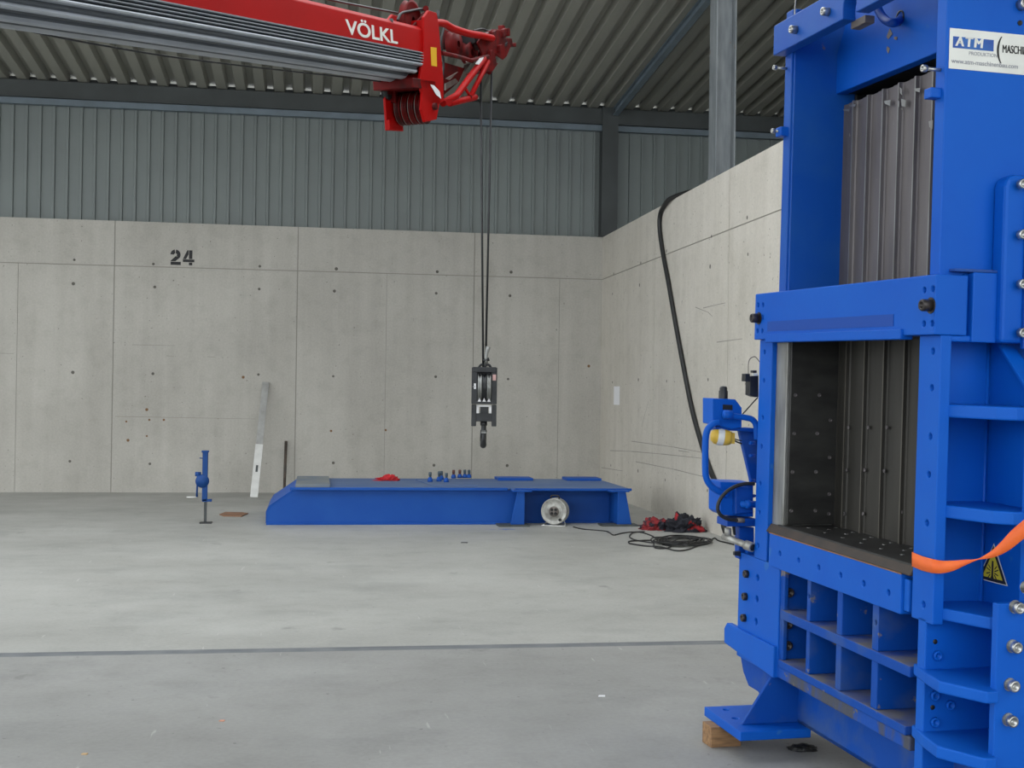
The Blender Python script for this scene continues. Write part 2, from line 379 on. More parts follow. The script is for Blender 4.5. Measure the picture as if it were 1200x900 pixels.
# trapezoidal roof sheet, ribs running down the slope
mb = MB(); P = []; x = -14.
while x < 13:
    P += [(x, 0), (x+.135, 0), (x+.165, .10), (x+.255, .10), (x+.285, 0)]; x += .290
n = len(P)
for y in (ROOF_Y0, WY+.35): mb.v += [(a, y, roofz(y)+b) for a, b in P]
for i in range(n-1): mb.f.append([i, i+1, n+i+1, n+i]); mb.m.append(0); mb.sm.append(False)
mb.box(-14, 13, -3.0, 6.0, roofz(4), roofz(4)+.2); mb.box(4.7, 13, 6.0, 14.3, 7.0, 7.2)  # unseen roof slabs added to shade the near floor and the right bay
struct(mb.build('ceiling', m_roof), 'dim grey trapezoidal metal roof sheeting, ribs running towards the back wall')
ze = roofz(WY)
def ibeam(mb, p0, p1, w, h, up=Vector((0, 0, 1)), tf=.016, tw=.012, mi=0):
    """I-section whose flanges face 'up'; h measured along up"""
    p0, p1 = Vector(p0), Vector(p1); d = (p1-p0); L = d.length/2; c = (p0+p1)/2; d.normalize(); s = d.cross(up).normalized(); u = s.cross(d)
    mb.obox(c+u*(h/2-tf/2), d*L, s*w/2, u*tf/2, mi); mb.obox(c-u*(h/2-tf/2), d*L, s*w/2, u*tf/2, mi); mb.obox(c, d*L, s*tw/2, u*(h/2-tf), mi)
mb = MB(); mb.box(-14, 13, WY-.06, WY+.08, 5.885, ze-.012); mb.box(-14, 13, WY-.09, WY-.055, 5.885, 5.90); mb.box(-14, 13, WY+.06, WY+.08, ze-.02, ze+.062)
struct(mb.build('trim_1', m_dark), 'dark steel eaves beam above the back wall cladding')
mb = MB()
for X in (4.68,):
    ibeam(mb, (X, ROOF_Y0, roofz(ROOF_Y0)-.075), (X, WY, ze-.075),   .09, .12, tf=.012)
struct(mb.build('trim_2', m_flash), 'dark roof rafter running from the back corner over the divider wall')
mb = MB(); ibeam(mb, (4.6, WY+.0, WH), (4.6, WY+.0, ze), .26, .2, up=Vector((0, 1, 0))); mb.box(4.46, 4.74, WY-.1, WY+.1, WH, WH+.02)
struct(mb.build('trim_3', m_dark), 'dark steel column standing on the concrete in the back corner')
mb = MB(); ibeam(mb, (4.68, 14.2, WH+.03), (4.68, 14.2, roofz(14.2)-.02), .26, .24, up=Vector((1, 0, 0)), tf=.014); mb.box(4.54, 4.78, 14.05, 14.35, WH, WH+.03)
struct(mb.build('trim_4', m_galv), 'galvanised steel column standing on top of the divider wall')

# ------------------------------------------------------------------ baling press
MR = np.array([[0.99634058, -0.08519972, 0.00681537], [0.08535287, 0.99599161, -0.02675078], [-0.00450889, 0.0272346, 0.9996189]])
MO = np.array([1.817, 5.166, .085])
MM = Matrix([list(MR[i])+[MO[i]] for i in range(3)]+[[0, 0, 0, 1]])
def mp(x, y, n=None, d=0., **k):
    """press coordinates (v into the press, u away, w up) of a sighted point on a plane"""
    if k:
        (c, d), = k.items(); n = [0, 0, 0]; n['vuw'.index(c)] = 1
    nw = MR@np.array(n, float); P = onplane(x, y, nw, d+nw@MO); return MR.T@(P-MO)
press = empty('baling_press', mat4=MM)
tag(press, 'tall blue steel baling press with an open chamber at the right edge', 'machine')
B = .004
def part(name, mb, m=None, parent=press, bevel=B, **k):
    o = mb.build(name, m or m_blue, parent, bevel, **k); return o
def bolt(p, ax, r=.013, hl=.016, sl=.0, sr=.006, m=None, washer=0., n=14):
    """socket-head screw: p = seat, ax = direction the head faces; sl = exposed shank"""
    p = Vector([float(c) for c in p]); a = Vector(ax).normalized(); mb = MB()
    if sl: mb.cyl(p-a*.002, p+a*sl, sr, 10)
    if washer: mb.lathe(p, a, [(0, .0), (washer, 0), (washer, .003), (0, .003)], 18, 0, False)
    q = p+a*(sl+(.003 if washer else 0))
    mb.lathe(q, a, [(0, 0), (r, 0), (r, hl*.88), (r*.9, hl), (r*.55, hl), (r*.5, hl*.45), (0, hl*.4)], n)
    return part('bolt', mb, m or m_bolt, bevel=0)
def holes(o, pts, ax, r=.0095, depth=.03):
    c = MB(); a = Vector(ax)
    for p in pts:
        p = Vector([float(q) for q in p]); c.tube([p+a*.01, p+a*.0, p-a*depth], [r*1.25, r*1.25, r*.9], 14)
    return cut(o, c)
# base
part('base_beam', MB().box(.315, .335, -1.7, .5, .04, .25).box(.315, .55, -1.7, .5, .04, .06), m_blued)
part('foot_plate', MB().box(.0, .33, 0, .40, 0, .04))
o = bpy.data.objects['foot_plate']
holes(o, [mp(851, 831.5, w=.04), mp(861.7, 841.7, w=.04)], (0, 0, 1), .012, .05)
part('gusset', MB().prism([(.05, .10, .04), (.32, .10, .04), (.32, .10, .262), (.195, .10, .262)], (0, .018, 0)), m_blued)
part('foot_plate', MB().box(.1, .6, -1.62, -1.3, -.046, .04))
part('bottom_beam', MB().box(.196, .45, -.99, .07, .252, .302), m_bluer)
# lattice of cells
part('shelf', MB().box(.19, .78, -.965, .055, .300, .334), m_blued)
part('shelf', MB().box(.19, .78, -.985, .045, .512, .552), m_blued)
for u0, u1 in ((-.218, -.188), (-.482, -.44), (-.757, -.712)):
    o = part('divider', MB().box(.196, .78, u0, u1, .552, .75), m_blued)
    if u0 != -.482: holes(o, [(.196, (u0+u1)/2, .655)], (-1, 0, 0), .008, .04)
    part('divider', MB().box(.196, .78, u0, u1, .334, .512), m_blued)
part('end_divider', MB().box(.20, .22, .03, .052, .334, .75).box(.20, .78, .052, .07, .25, .75).box(.40, .42, .03, .052, .334, .75), m_blued)
for x, y in ((924, 694), (922.5, 731), (922, 756)):
    bolt(mp(x, y, u=.052), (0, -1, 0), .02, .02, m=m_boltd)
part('rear_plate', MB().box(.78, .80, -1.0, .5, .2, .9), m_blue)
# far side of the lower frame
p = part('side_panel', MB().box(.192, .215, .066, .49, .25, .735), m_blue)
holes(p, [mp(x, y, v=.192) for x, y in ((887.5, 677), (886.7, 702), (885.7, 728.5), )], (-1, 0, 0), .013, .03)
for x, y in ((876, 672.5), (874.5, 699), (873, 724)):
    bolt(mp(x, y, v=.192), (-1, 0, 0), .018, .018, m=m_boltd)
part('side_panel', MB().box(.21, .75, .44, .47, .25, .75), m_blue)
part('outrigger_rail', MB().prism([(.176, .068, .248), (.176, .60, .285), (.176, .605, .353), (.176, .575, .385), (.176, .068, .385)], (.03, 0, 0)), m_blue)
part('outrigger_web', MB().prism([(.215, .12, .06), (.215, .30, .128), (.215, .40, .128), (.215, .462, .178), (.215, .51, .262), (.215, .51, .3), (.215, .12, .3)], (.02, 0, 0)), m_blued)
# sill and posts
o = part('sill', MB().box(.178, .30, -.93, .150, .726, .870).box(.19, .30, -.965, -.93, .74, .855))
holes(o, [mp(x, y, v=.178) for x, y in ((913.7, 648.7), (935.7, 656.7), (959.3, 665), (985, 674), (1012, 684), (1041, 694.5))], (-1, 0, 0))
o = part('near_post', MB().box(.19, .232, -1.117, -.983, .727, 1.722))
holes(o, [mp(x, y, v=.19) for x, y in ((1093, 411.5), (1091.7, 454.5), (1090, 511.5), (1088.3, 556), (1086, 613), (1082, 708.5))], (-1, 0, 0))
o = part('far_post', MB().box(.19, .24, .197, .325, .735, 1.722))
holes(o, [mp(x, y, v=.19) for x, y in ((895.7, 412.5), (895, 446), (893.7, 489.5), (892.2, 523), (890.8, 566.5), (889.8, 600.5), (888, 639))], (-1, 0, 0), .0085)
part('far_post_web', MB().box(.24, .75, .20, .24, .60, 1.722))
# crossbeam over the opening
o = part('crossbeam', MB().box(.16, .285, -1.122, .322, 1.722, 1.928))
near = [mp(x, y, v=.16) for x, y in ((1083, 340), (1093, 338.7), (1082.5, 379.5), (1092, 379))]
far = [mp(x, y, v=.16) for x, y in ((888.2, 357.5), (893.8, 357.3), (893.5, 372), (887.5, 388), (893, 388))]
holes(o, near+far, (-1, 0, 0), .009)
part('lip', MB().box(.148, .20, -.925, .185, 1.708, 1.745))
part('strip', MB().box(.158, .161, -.86, .185, 1.757, 1.80), m_bluestrip, bevel=0)
part('end_block', MB().box(.30, .395, -1.13, -1.05, 1.70, 1.94)); part('end_block', MB().box(.282, .302, -1.10, -1.0, 1.71, 1.935))
part('weld', MB().box(.23, .41, -1.128, -1.05, 1.94, 1.95), m_blued)
bolt(mp(1091, 358, v=.16), (-1, 0, 0), .021, .035, m=m_boltd, washer=.028); bolt(mp(889.5, 373, v=.16), (-1, 0, 0), .021, .035, m=m_boltd, washer=.028)
# chamber
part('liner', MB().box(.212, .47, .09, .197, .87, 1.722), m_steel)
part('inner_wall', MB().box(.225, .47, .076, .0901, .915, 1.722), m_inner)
def ribbed(name, u0, u1, w0, w1, v, pitch, m, off=0.):
    mb = MB(); P = [(v, u0)]; u = u0+off
    while u < u1:
        P += [(v, u), (v-.012, u+.003), (v-.012, u+.016), (v, u+.019), (v, u+pitch*.55), (v+.006, u+pitch*.56), (v+.006, u+pitch*.97)]; u += pitch
    P = [q for q in P if q[1] <= u1]+[(v, u1)]
    n = len(P); mb.add([(a, b, w0) for a, b in P]+[(a, b, w1) for a, b in P], [(i, i+1, n+i+1, n+i) for i in range(n-1)])
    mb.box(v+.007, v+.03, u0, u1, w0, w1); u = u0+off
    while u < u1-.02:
        mb.box(v-.0135, v-.0118, u+.004, u+.0105, w0, w1, 1); u += pitch  # lighter strips along the ridge tops paint in their highlights
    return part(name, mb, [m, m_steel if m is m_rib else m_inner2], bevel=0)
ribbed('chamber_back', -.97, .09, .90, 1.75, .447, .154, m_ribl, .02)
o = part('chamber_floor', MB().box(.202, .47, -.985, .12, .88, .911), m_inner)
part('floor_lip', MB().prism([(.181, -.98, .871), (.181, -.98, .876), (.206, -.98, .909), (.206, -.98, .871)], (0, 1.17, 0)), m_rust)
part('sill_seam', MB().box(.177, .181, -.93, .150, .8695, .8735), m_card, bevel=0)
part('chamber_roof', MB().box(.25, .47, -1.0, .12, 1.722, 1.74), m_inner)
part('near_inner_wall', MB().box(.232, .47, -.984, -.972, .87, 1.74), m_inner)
for v in (.29, .36, .42):
    for k in range(7):
        u = .0-k*.15-(.05 if v == .36 else 0); part('floor_screw', MB().lathe((v, u, .911), (0, 0, 1), [(0, .0015), (.008, .0015), (.009, 0)], 12), m_steel, bevel=0)
for x, y in ((932, 463), (960, 463), (930.5, 508), (957.5, 508), (928.5, 553), (956, 553), (927, 598.5), (955, 598.5), (973, 492.5), (972, 536), (971.5, 579), (971, 602)):
    bolt(mp(x, y, u=.076), (0, -1, 0), .008, .005, m=m_rib)
for x, y in ((995, 501), (1018, 501), (1040, 501), (993, 551), (1014, 551), (1037, 552), (990, 602), (1012, 602), (1057, 600)):
    bolt(mp(x, y, v=.445), (-1, 0, 0), .008, .005, m=m_rib)
# upper shaft
o = part('near_side_plate', MB().box(.192, .24, -1.078, -1.03, 1.93, 3.6).box(.192, 1.1, -1.09, -1.07, 1.90, 3.6), m_blue)
part('far_side_plate', MB().box(.19, .235, .085, .148, 1.92, 3.15).box(.20, .50, .075, .12, 1.92, 3.15), m_bluec)
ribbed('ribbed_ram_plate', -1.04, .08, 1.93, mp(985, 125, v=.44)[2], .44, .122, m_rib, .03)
mb = MB(); random.seed(3); u = -1.04; P = [( .43, -1.04, 2.60)]
part('ram_face', MB().prism([(.40, .078, 2.797), (.40, -1.03, 2.797), (.40, -1.03, 3.6), (.40, -.12, 3.6), (.40, .0, 3.10), (.40, .078, 2.97)], (.05, 0, 0)), m_blue)
part('ram_gap_shade', MB().box(.451, .60, -1.03, .07, 2.80, 2.82).box(.60, .62, -1.03, .10, 2.3, 2.82).box(.49, .62, .06, .08, 2.3, 2.82), m_blk)  # black sheets stand in for the shade in the gap under the ram
for x, y, a, b in ((992, 129, 8, 4), (999, 125, 8, 3), (1040, 120, 8, 5), (1059, 121, 6, 8), (1056, 107, 3, 9), (1075, 106, 7, 3), (1091, 146, 5, 9), (1053, 121, 2, 9)):
    part('tape_scrap', MB().prism([mp(x+i*a/2, y+j*b/2+i*random.uniform(-2, 2), v=.4255) for i, j in ((-1, -1), (1, -.8), (.8, 1), (-.7, .6))], (-.001, 0, 0)), m_steel, bevel=0)
un = mp(995, 15, v=.135)[1]; ru, rz1 = mp(906.7, 36, v=.135)[1:]; rz0 = mp(907, 67, v=.135)[2]
rail = [(ru, 3.09), (ru, 2.96)]+[(un+.05, 2.96), (un+.052, 3.00)]+[(un+.052*math.cos(a*PI/8), 3.00+.05*math.sin(a*PI/8)) for a in range(1, 8)]+[(un-.052, 3.00), (un-.05, 2.96), (-1.4, 2.96), (-1.4, 3.09)]
part('top_rail', MB().prism([(.135, a, b) for a, b in rail], (.057, 0, 0)), m_bluec)
part('notch_underside', MB().box(.192, .235, un-.02, un+.09, 2.935, 2.965), m_grey)  # grey block drawn in place of the shaded underside of the rail notch
for x, y in ((933.5, 35), (971, 14)): bolt(mp(x, y, v=.135), (-1, 0, 0), .017, .03)
for x, y, vv in ((922, 80.5, .19), (920, 154.5, .19)):
    bolt(mp(x, y, v=vv), (-1, 0, 0), .011, .014, .05, .0055)
bolt(mp(1102, 82, v=.192), (-1, 0, 0), .013, .016, .055, .0065)
part('stop_block', MB().box(.155, .20, .10, .152, 2.605, 2.645)); part('stop_block', MB().box(.152, .235, -1.07, -1.025, mp(1095, 112, v=.15)[2], mp(1095, 100, v=.15)[2]))
# hose from the ram top
pp = [mp(x, y, v=.33) for x, y in ((1022, -15), (1028, 8), (1036, 22), (1047, 27))]+[mp(1056, 22, v=.41)]
part('hydraulic_hose', MB().tube(smooth_path(pp), .017, 12), m_bluestrip, bevel=0)
part('hose_port', MB().lathe(mp(1055, 21, v=.40), (-1, 0, 0), [(.03, -.01), (.03, .004), (.024, .004), (.024, -.01)], 20), m_blkm, bevel=0)
for pts in (((1043, 33), (1046, 40), (1041, 46), (1039, 43)), ((1048, 43), (1052, 43), (1051, 47), (1048, 46)), ((1040, 54), (1043, 57), (1041, 63), (1039, 58))):
    part('paint_chip', MB().prism([mp(x, y, v=.399) for x, y in pts], (-.0012, 0, 0)), m_grey, bevel=0)
# near side: recess with horizontal ribs
part('rear_side_wall', MB().box(.485, 1.1, -1.0, -.985, .2, 1.93), m_blue)
part('near_recess_wall', MB().box(.236, .50, -1.0, -.985, .2, 1.93).prism([(.465, -.985, .2), (.465, -1.34, .2)]+[tuple(np.r_[.465, mp(*p, v=.465)[1:]]) for p in ((1210, 461), (1200, 445), (1171, 398))]+[(.465, -.985, 1.73)], (.02, 0, 0)), m_blue)
part('weld', MB().tube([(.455, -1.0, .2), (.455, -1.0, 1.7)], .007, 8), m_blue, bevel=0)
up = lambda u_out: [(.228, -1.115), (.30, -1.28), (.35, -1.32), (.50, -1.32), (.50, -.99), (.228, -.99)]
lo = lambda u_out: [(.165, -1.12), (.145, -1.235), (.225, -1.385), (.272, -1.385), (.272, -1.34), (.50, -1.34), (.50, -.99), (.20, -.99)]
for w0, w1, pf in ((1.700, 1.722, up), (1.44, 1.485, up), (1.094, 1.139, up), (.742, .784, up), (.525, .565, lo), (.306, .348, lo), (.08, .12, lo)):
    pl = pf(0)
    if w0 == 1.70: pl = [(.228, -1.115), (.385, -1.125), (.385, -.99), (.228, -.99)]
    part('stiffener_rib', MB().prism([(a, b, w0) for a, b in pl], (0, 0, w1-w0)), m_blue, bevel=.006)
part('lower_near_column', MB().box(.19, .50, -1.078, -1.028, .04, .74), m_blue)
part('near_flange', MB().box(.272, 1.1, -1.36, -1.33, -.04, .845), m_blue)
part('near_flange', MB().box(.392, 1.1, -1.335, -1.30, .78, 1.50), m_blue)
g0, g1 = mp(1171, 398, v=.45), mp(1215, 468, v=.45)
part('gusset', MB().prism([(.44, g0[1], g0[2]), (.44, g1[1], g1[2]), (.44, g1[1], g1[2]-.02), (.44, g0[1], g0[2]-.02)], (.06, 0, 0)), m_blue)
mb = MB(); a0 = mp(1183, 212, u=-1.14); a1 = mp(1178, 405, u=-1.14)
v0, v1, wt = mp(1172, 300, u=-1.14)[0], mp(1195, 300, u=-1.14)[0], mp(1180, 205, u=-1.14)[2]
mb.prism([(v0, -1.16, 1.70), (v1+.4, -1.16, 1.70), (v1+.4, -1.16, wt), (v0+.035, -1.16, wt), (v0+.01, -1.16, wt-.012), (v0, -1.16, wt-.04)], (0, .07, 0))
part('guide_bar', mb, m_blue, bevel=.012)
part('guide_plate', MB().box(v1, v1+.4, -1.175, -1.155, 1.68, wt-.002), m_bluestrip)
for y in (216, 275, 333, 390): bolt(mp(1196, y, u=-1.175), (0, -1, 0), .017, .02)
for x, y in ((1192, 713), (1189, 759), (1186, 804), (1184, 845), (1205, 690)): bolt(mp(x-3, y-2, u=-1.36), (0, -1, 0), .0195, .03, washer=.022)
for x, y in ((1166, 362), (1166, 382)): bolt(mp(x-1, y, u=-1.09), (0, -1, 0), .011, .012, .02, .006, m_blue)
for x, y in ((1098, 768), (1095, 846), (1095, 815), (1113, 826)): bolt(mp(x, y, u=-1.08), (0, -1, 0), .017, .012, m=m_blue)
for x, y in ((1096, 752), (1093, 829)): part('bolt_hole', MB().lathe(mp(x, y, u=-1.0785), (0, -1, 0), [(0, .001), (.008, .001), (.009, 0)], 12), m_blk, bevel=0)
bolt(mp(1196, 6, u=-1.09), (0, -1, 0), .02, .03); bolt(mp(1195, 27, u=-1.09), (0, -1, 0), .009, .004, m=m_blk)
# maker's sign
sv, sw0, sw1 = mp(1112.8, 50, u=-1.0925)[0], mp(1112.5, 80, u=-1.0925)[2], mp(1113, 32.5, u=-1.0925)[2]
sg = MB().box(sv, .80, -1.0925, -1.0905, sw0, sw1)
sg = part('sign', sg, m_white, bevel=0); sg['label'] = 'white sign with blue lettering'
F0 = lambda v, w, e=.0: frame((v, -1.0935-e, w), (1, 0, 0), (0, 0, 1))
b0 = mp(1116.7, 55, u=-1.0935); b1 = mp(1164.3, 60, u=-1.0935); wz0 = mp(1116.7, 55.7, u=-1.0935)[2]; wz1 = mp(1116.7, 42.3, u=-1.0935)[2]
part('sign_logo', MB().box(b0[0], b1[0], -1.0936, -1.0925, wz0, wz1), m_inkb, sg, bevel=0)
mb = MB()
for k in range(-2, 3): text_into(mb, 'ATM', .046, F0(b0[0]+.010+k*.0011, wz0+.007, .0006+abs(k)*.0001), 0, .0003, 0, .08, 1.25, 1.0)
part('sign_lettering', mb, m_white, sg, bevel=0)
mb = MB(); vx = b1[0]+.022
text_into(mb, '(', .10, F0(vx-.014, wz0-.016, 0), .0, .0003, 0, 0, 1, .8)
for k in (-1, 0, 1): text_into(mb, 'MASCHINENBAU', .039, F0(vx+.012+k*.0006, wz0-.001, abs(k)*.0001), .0, .0003, 0, 0, .98, .60)
part('sign_lettering', mb, m_ink, sg, bevel=0)
mb = MB(); text_into(mb, 'PRODUKTION', .018, F0(b0[0]+.062, wz0-.020, 0), 0, .0003, 0, 0, 1.02, .95)
part('sign_lettering', mb, m_inkg, sg, bevel=0)
mb = MB(); text_into(mb, 'www.atm-maschinenbau.com', .0225, F0(b0[0]-.004, wz0-.052, 0), .0002, .0003, 0, 0, 1, .98); part('sign_lettering', mb, m_inkg, sg, bevel=0)
# crush warning triangle on the recess wall
T0, T1, T2 = (Vector((.463, *mp(x, y, v=.463)[1:])) for x, y in ((1165, 637), (1146, 678), (1181, 687)))
def tri(k, e):
    c = (T0+T1+T2)/3; return [c+(q-c)*k+Vector((-e, 0, 0)) for q in (T0, T1, T2)]
wt_ = part('warning_sign', MB().prism(tri(1, 0), (-.0012, 0, 0)), m_white, bevel=0); wt_['label'] = 'yellow triangular crush hazard sign'
part('sign_border', MB().prism(tri(.93, .0013), (-.0003, 0, 0)), m_ink, wt_, bevel=0)
part('sign_face', MB().prism(tri(.68, .0018), (-.0003, 0, 0)), m_yel, wt_, bevel=0)
c = (T0+T1+T2)/3+Vector((-.0024, 0, -.006)); FX = (T2-T1).normalized(); FY = (T0-(T1+T2)/2).normalized(); mb = MB()
def bar(x0, y0, x1, y1, w):
    a, b = c+FX*x0+FY*y0, c+FX*x1+FY*y1; d = (b-a).normalized(); s_ = d.cross(Vector((1, 0, 0))).normalized()*w/2
    mb.prism([a-s_, b-s_, b+s_, a+s_], (-.0004, 0, 0))
bar(0, -.03, 0, .024, .010); bar(0, .024, 0, .036, .009); bar(0, -.01, -.010, -.034, .005); bar(0, -.01, .010, -.034, .005)
for sx in (-1, 1):
    bar(sx*.012, .0, sx*.034, .008, .004); bar(sx*.012, -.006, sx*.034, -.012, .004); bar(sx*.012, -.012, sx*.026, -.028, .004); bar(sx*.012, .008, sx*.024, .020, .004)
part('sign_pictogram', mb, m_ink, wt_, bevel=0)
# far side equipment: locking gear and valve
U0 = .45
q = lambda x, y, u=U0: mp(x, y, u=u)
def pbox(name, pts, th, m=m_blue, u=U0, bevel=.004): return part(name, MB().prism([q(x, y, u) for x, y in pts], (0, th, 0)), m, bevel=bevel)
pbox('gear_housing', [(835, 467), (862, 468), (869.5, 478), (869.5, 501), (858, 503), (835, 497)], .12)
part('housing_slot', MB().prism([q(847, 474, .449), q(858.5, 474.5, .449), q(858.5, 480.5, .449), q(847, 480, .449)], (0, .003, 0)), m_blkm, bevel=0)
cp = q(847.5, 467, .50); part('vent_cap', MB().lathe(cp, (0, 0, 1), [(.021, -.005), (.021, .034), (.018, .038), (.018, .048), (.013, .056), (0, .058)], 16), m_blkm, bevel=0)
part('push_handle', MB().tube(smooth_path([q(x, y, .44) for x, y in ((842, 495), (837, 496), (833, 499), (829, 504), (827, 513), (826.5, 530), (826.5, 548), (827.5, 559), (832, 568), (841, 575), (853, 580))], 6), .0155, 14), m_blue, bevel=0)
part('lock_pipe', MB().tube(smooth_path([q(x, y, .41) for x, y in ((853, 486), (862, 488), (874, 489.5), (882, 492), (886, 499), (887, 515))], 6), .014, 14).lathe(q(853, 486, .41), (-1, 0, .02), [(0, .025), (.02, .02), (.02, -.02), (0, -.025)], 14), m_blue, bevel=0)
pbox('support_arm', [(866, 503), (889, 503), (889, 566), (881, 566)], .03, m_blued, .5)
pbox('support_arm', [(839, 500), (886, 502), (886, 506), (839, 504)], .08, m_bluestrip, .46, 0)
cc = q(845, 512, .47); part('motor_cover', MB().lathe(cc, (.97, -.2, -.12), [(0, -.05), (.022, -.045), (.036, -.03), (.039, 0), (.036, .03), (.030, .045), (.018, .05), (0, .05)], 20).box(cc[0]+.03, cc[0]+.06, cc[1]-.02, cc[1]+.02, cc[2]-.03, cc[2]+.02), m_yelp, bevel=0)
part('paper_label', MB().lathe(cc+np.array([-.004, 0, 0]), (.97, -.2, -.12), [(.0382, -.016), (.0402, 0), (.0385, .014)], 20), m_white, bevel=0)
part('cable', MB().tube(smooth_path([q(x, y, .47) for x, y in ((858, 515), (864, 518), (869, 520))]), .004, 6).tube(smooth_path([q(x, y, .47) for x, y in ((858, 513), (864, 515.5), (869, 516.5))]), .003, 6), m_blk, bevel=0)
pbox('pump_block', [(844, 564.5), (883, 566), (883, 606), (849, 604), (844, 600)], .14)
pbox('pump_block', [(862, 570), (883, 571), (883, 600), (862, 603)], .04, m_bluestrip, .415)
part('fitting', MB().lathe(q(876, 591, .40), (1, -.2, 0), [(0, -.035), (.016, -.03), (.016, -.01), (.022, -.01), (.022, .012), (.016, .012), (.016, .04)], 8), m_blue, bevel=0)
part('hydraulic_hose', MB().tube(smooth_path([q(x, y, .38) for x, y in ((884, 567), (873, 567), (862, 570), (852, 576), (844, 585), (841, 595), (844, 603), (852, 608), (862, 609.5), (868, 609.5))], 8), .0085, 12), m_blk, bevel=0)
part('hose_ferrule', MB().tube([q(864, 609.5, .38), q(872, 610, .38)], .011, 12), m_grey, bevel=0)
part('valve_box', MB().box(*(lambda a, b: (a[0], b[0], .42, .54, b[2], a[2]))(q(849, 607), q(883, 616))), m_bluestrip)
part('drain_pipe', MB().tube([q(848, 628.5, .50), q(857, 632, .45), q(880, 641, .33)], .0155, 14).tube([q(874, 638.5, .36), q(882, 641.5, .32)], .022, 14).lathe(q(853, 623, .47), (0, 0, 1), [(0, -.02), (.016, -.02), (.016, .016), (0, .02)], 12), m_hyd, bevel=0)
part('drain_bore', MB().lathe(q(882.3, 641.7, .3195), (q(882, 641.5, .32)-q(874, 638.5, .36)), [(0, .001), (.015, .001), (.016, -.002)], 14), m_blk, bevel=0)
pbox('valve_lever', [(858, 611), (861, 611), (862.5, 627), (860.5, 627)], .012, m_blkm, .46, 0)
pbox('hose_stub', [(861, 647), (868, 646), (868, 652), (861, 651)], .02, m_blkm, .42, 0)
pbox('lower_bracket', [(866, 617), (884, 618), (884, 660), (866, 655)], .05, m_bluestrip, .47)
for y in (519, 534, 563, 581): bolt(q(884.5, y, .44), (-1, -.3, 0), .008, .03, m=m_blue)
va = part('solenoid_valve', MB().prism([q(x, y, .40) for x, y in ((879, 441), (889, 440), (889, 465.5), (885, 465.5), (878.5, 463))], (0, .05, 0)).prism([q(x, y, .39) for x, y in ((873.5, 438), (879, 438), (879, 447.5), (873, 447))], (0, .04, 0)).prism([q(x, y, .39) for x, y in ((882.5, 434), (887, 434), (887, 437), (882.5, 437))], (0, .03, 0)), m_blkm, bevel=.002)
part('valve_fitting', MB().prism([q(x, y, .395) for x, y in ((883, 437.5), (888, 437.5), (888, 440.5), (883, 440.5))], (0, .02, 0)), m_white, va, bevel=0)
part('thin_hose', MB().tube(smooth_path([q(x, y, .39) for x, y in ((877, 438), (877, 427), (879, 420.5), (884, 418), (887, 420), (890, 424))], 6), .0022, 8), m_grey, bevel=0)
part('thin_hose', MB().tube(smooth_path([q(x, y, .42) for x, y in ((888, 466), (884, 470), (876, 479), (870, 485.5))], 6), .003, 8), m_blk, bevel=0)
# bright wire sling above the top rail
part('lifting_wire', MB().tube(smooth_path([mp(x, y, v=.16) for x, y in ((931.5, 22), (931.5, 10), (933, -6))]), .003, 8), m_hyd, bevel=0)

# ------------------------------------------------------------------ wooden block under the press foot
c0 = flo(833, 876.5)[:2]; ex = Vector((MR[0][0], MR[1][0])).normalized(); ey = Vector((-ex.y, ex.x))
mb = MB(); cs = [Vector(c0)+ex*a+ey*b for a, b in ((0, 0), (.145, 0), (.145, .10), (0, .10))]
zt = [.0850+(MR.T@(np.array([p.x, p.y, .085])-MO))[1]*.0272-(MR.T@(np.array([p.x, p.y, .085])-MO))[0]*.0045-.0005 for p in cs]
mb.add([(p.x, p.y, 0) for p in cs]+[(p.x, p.y, z) for p, z in zip(cs, zt)], [(3, 2, 1, 0), (4, 5, 6, 7), (0, 1, 5, 4), (1, 2, 6, 5), (2, 3, 7, 6), (3, 0, 4, 7)])
tag(mb.build('wooden_block', m_wood, bevel=.003), 'small pale wooden block on the floor under the foot plate of the blue press', 'wood block')
# oily rag under the press
def lump(name, m, cx, cy, sx, sy, sz, seed, z0=0., n=5, amp=.35, freq=2.2):
    bm = bmesh.new(); bmesh.ops.create_icosphere(bm, subdivisions=n, radius=1)
    for v in bm.verts:
        d = v.co.normalized(); k = 1+amp*noise.noise(d*freq+Vector((seed, 0, 0)))+amp*.6*noise.noise(d*freq*2.7+Vector((0, seed, 0)))+amp*.35*abs(noise.noise(d*freq*6+Vector((0, 0, seed))))
        p = d*k; v.co = Vector((p.x*sx, p.y*sy, max(p.z, -.12)*sz))
    zmin = min(v.co.z for v in bm.verts)
    for v in bm.verts: v.co.z += -zmin
    me = bpy.data.meshes.new(name); bm.to_mesh(me); bm.free(); me.materials.append(m)
    for p in me.polygons: p.use_smooth = True
    o = bpy.data.objects.new(name, me); C.objects.link(o); o.location = (cx, cy, z0); return o
rp = flo(941, 878)
tag(lump('dark_rag', m_blk, rp[0], rp[1], .06, .045, .018, 4.2, n=4), 'small black rag lying flat on the floor beneath the press foot plate', 'rag')

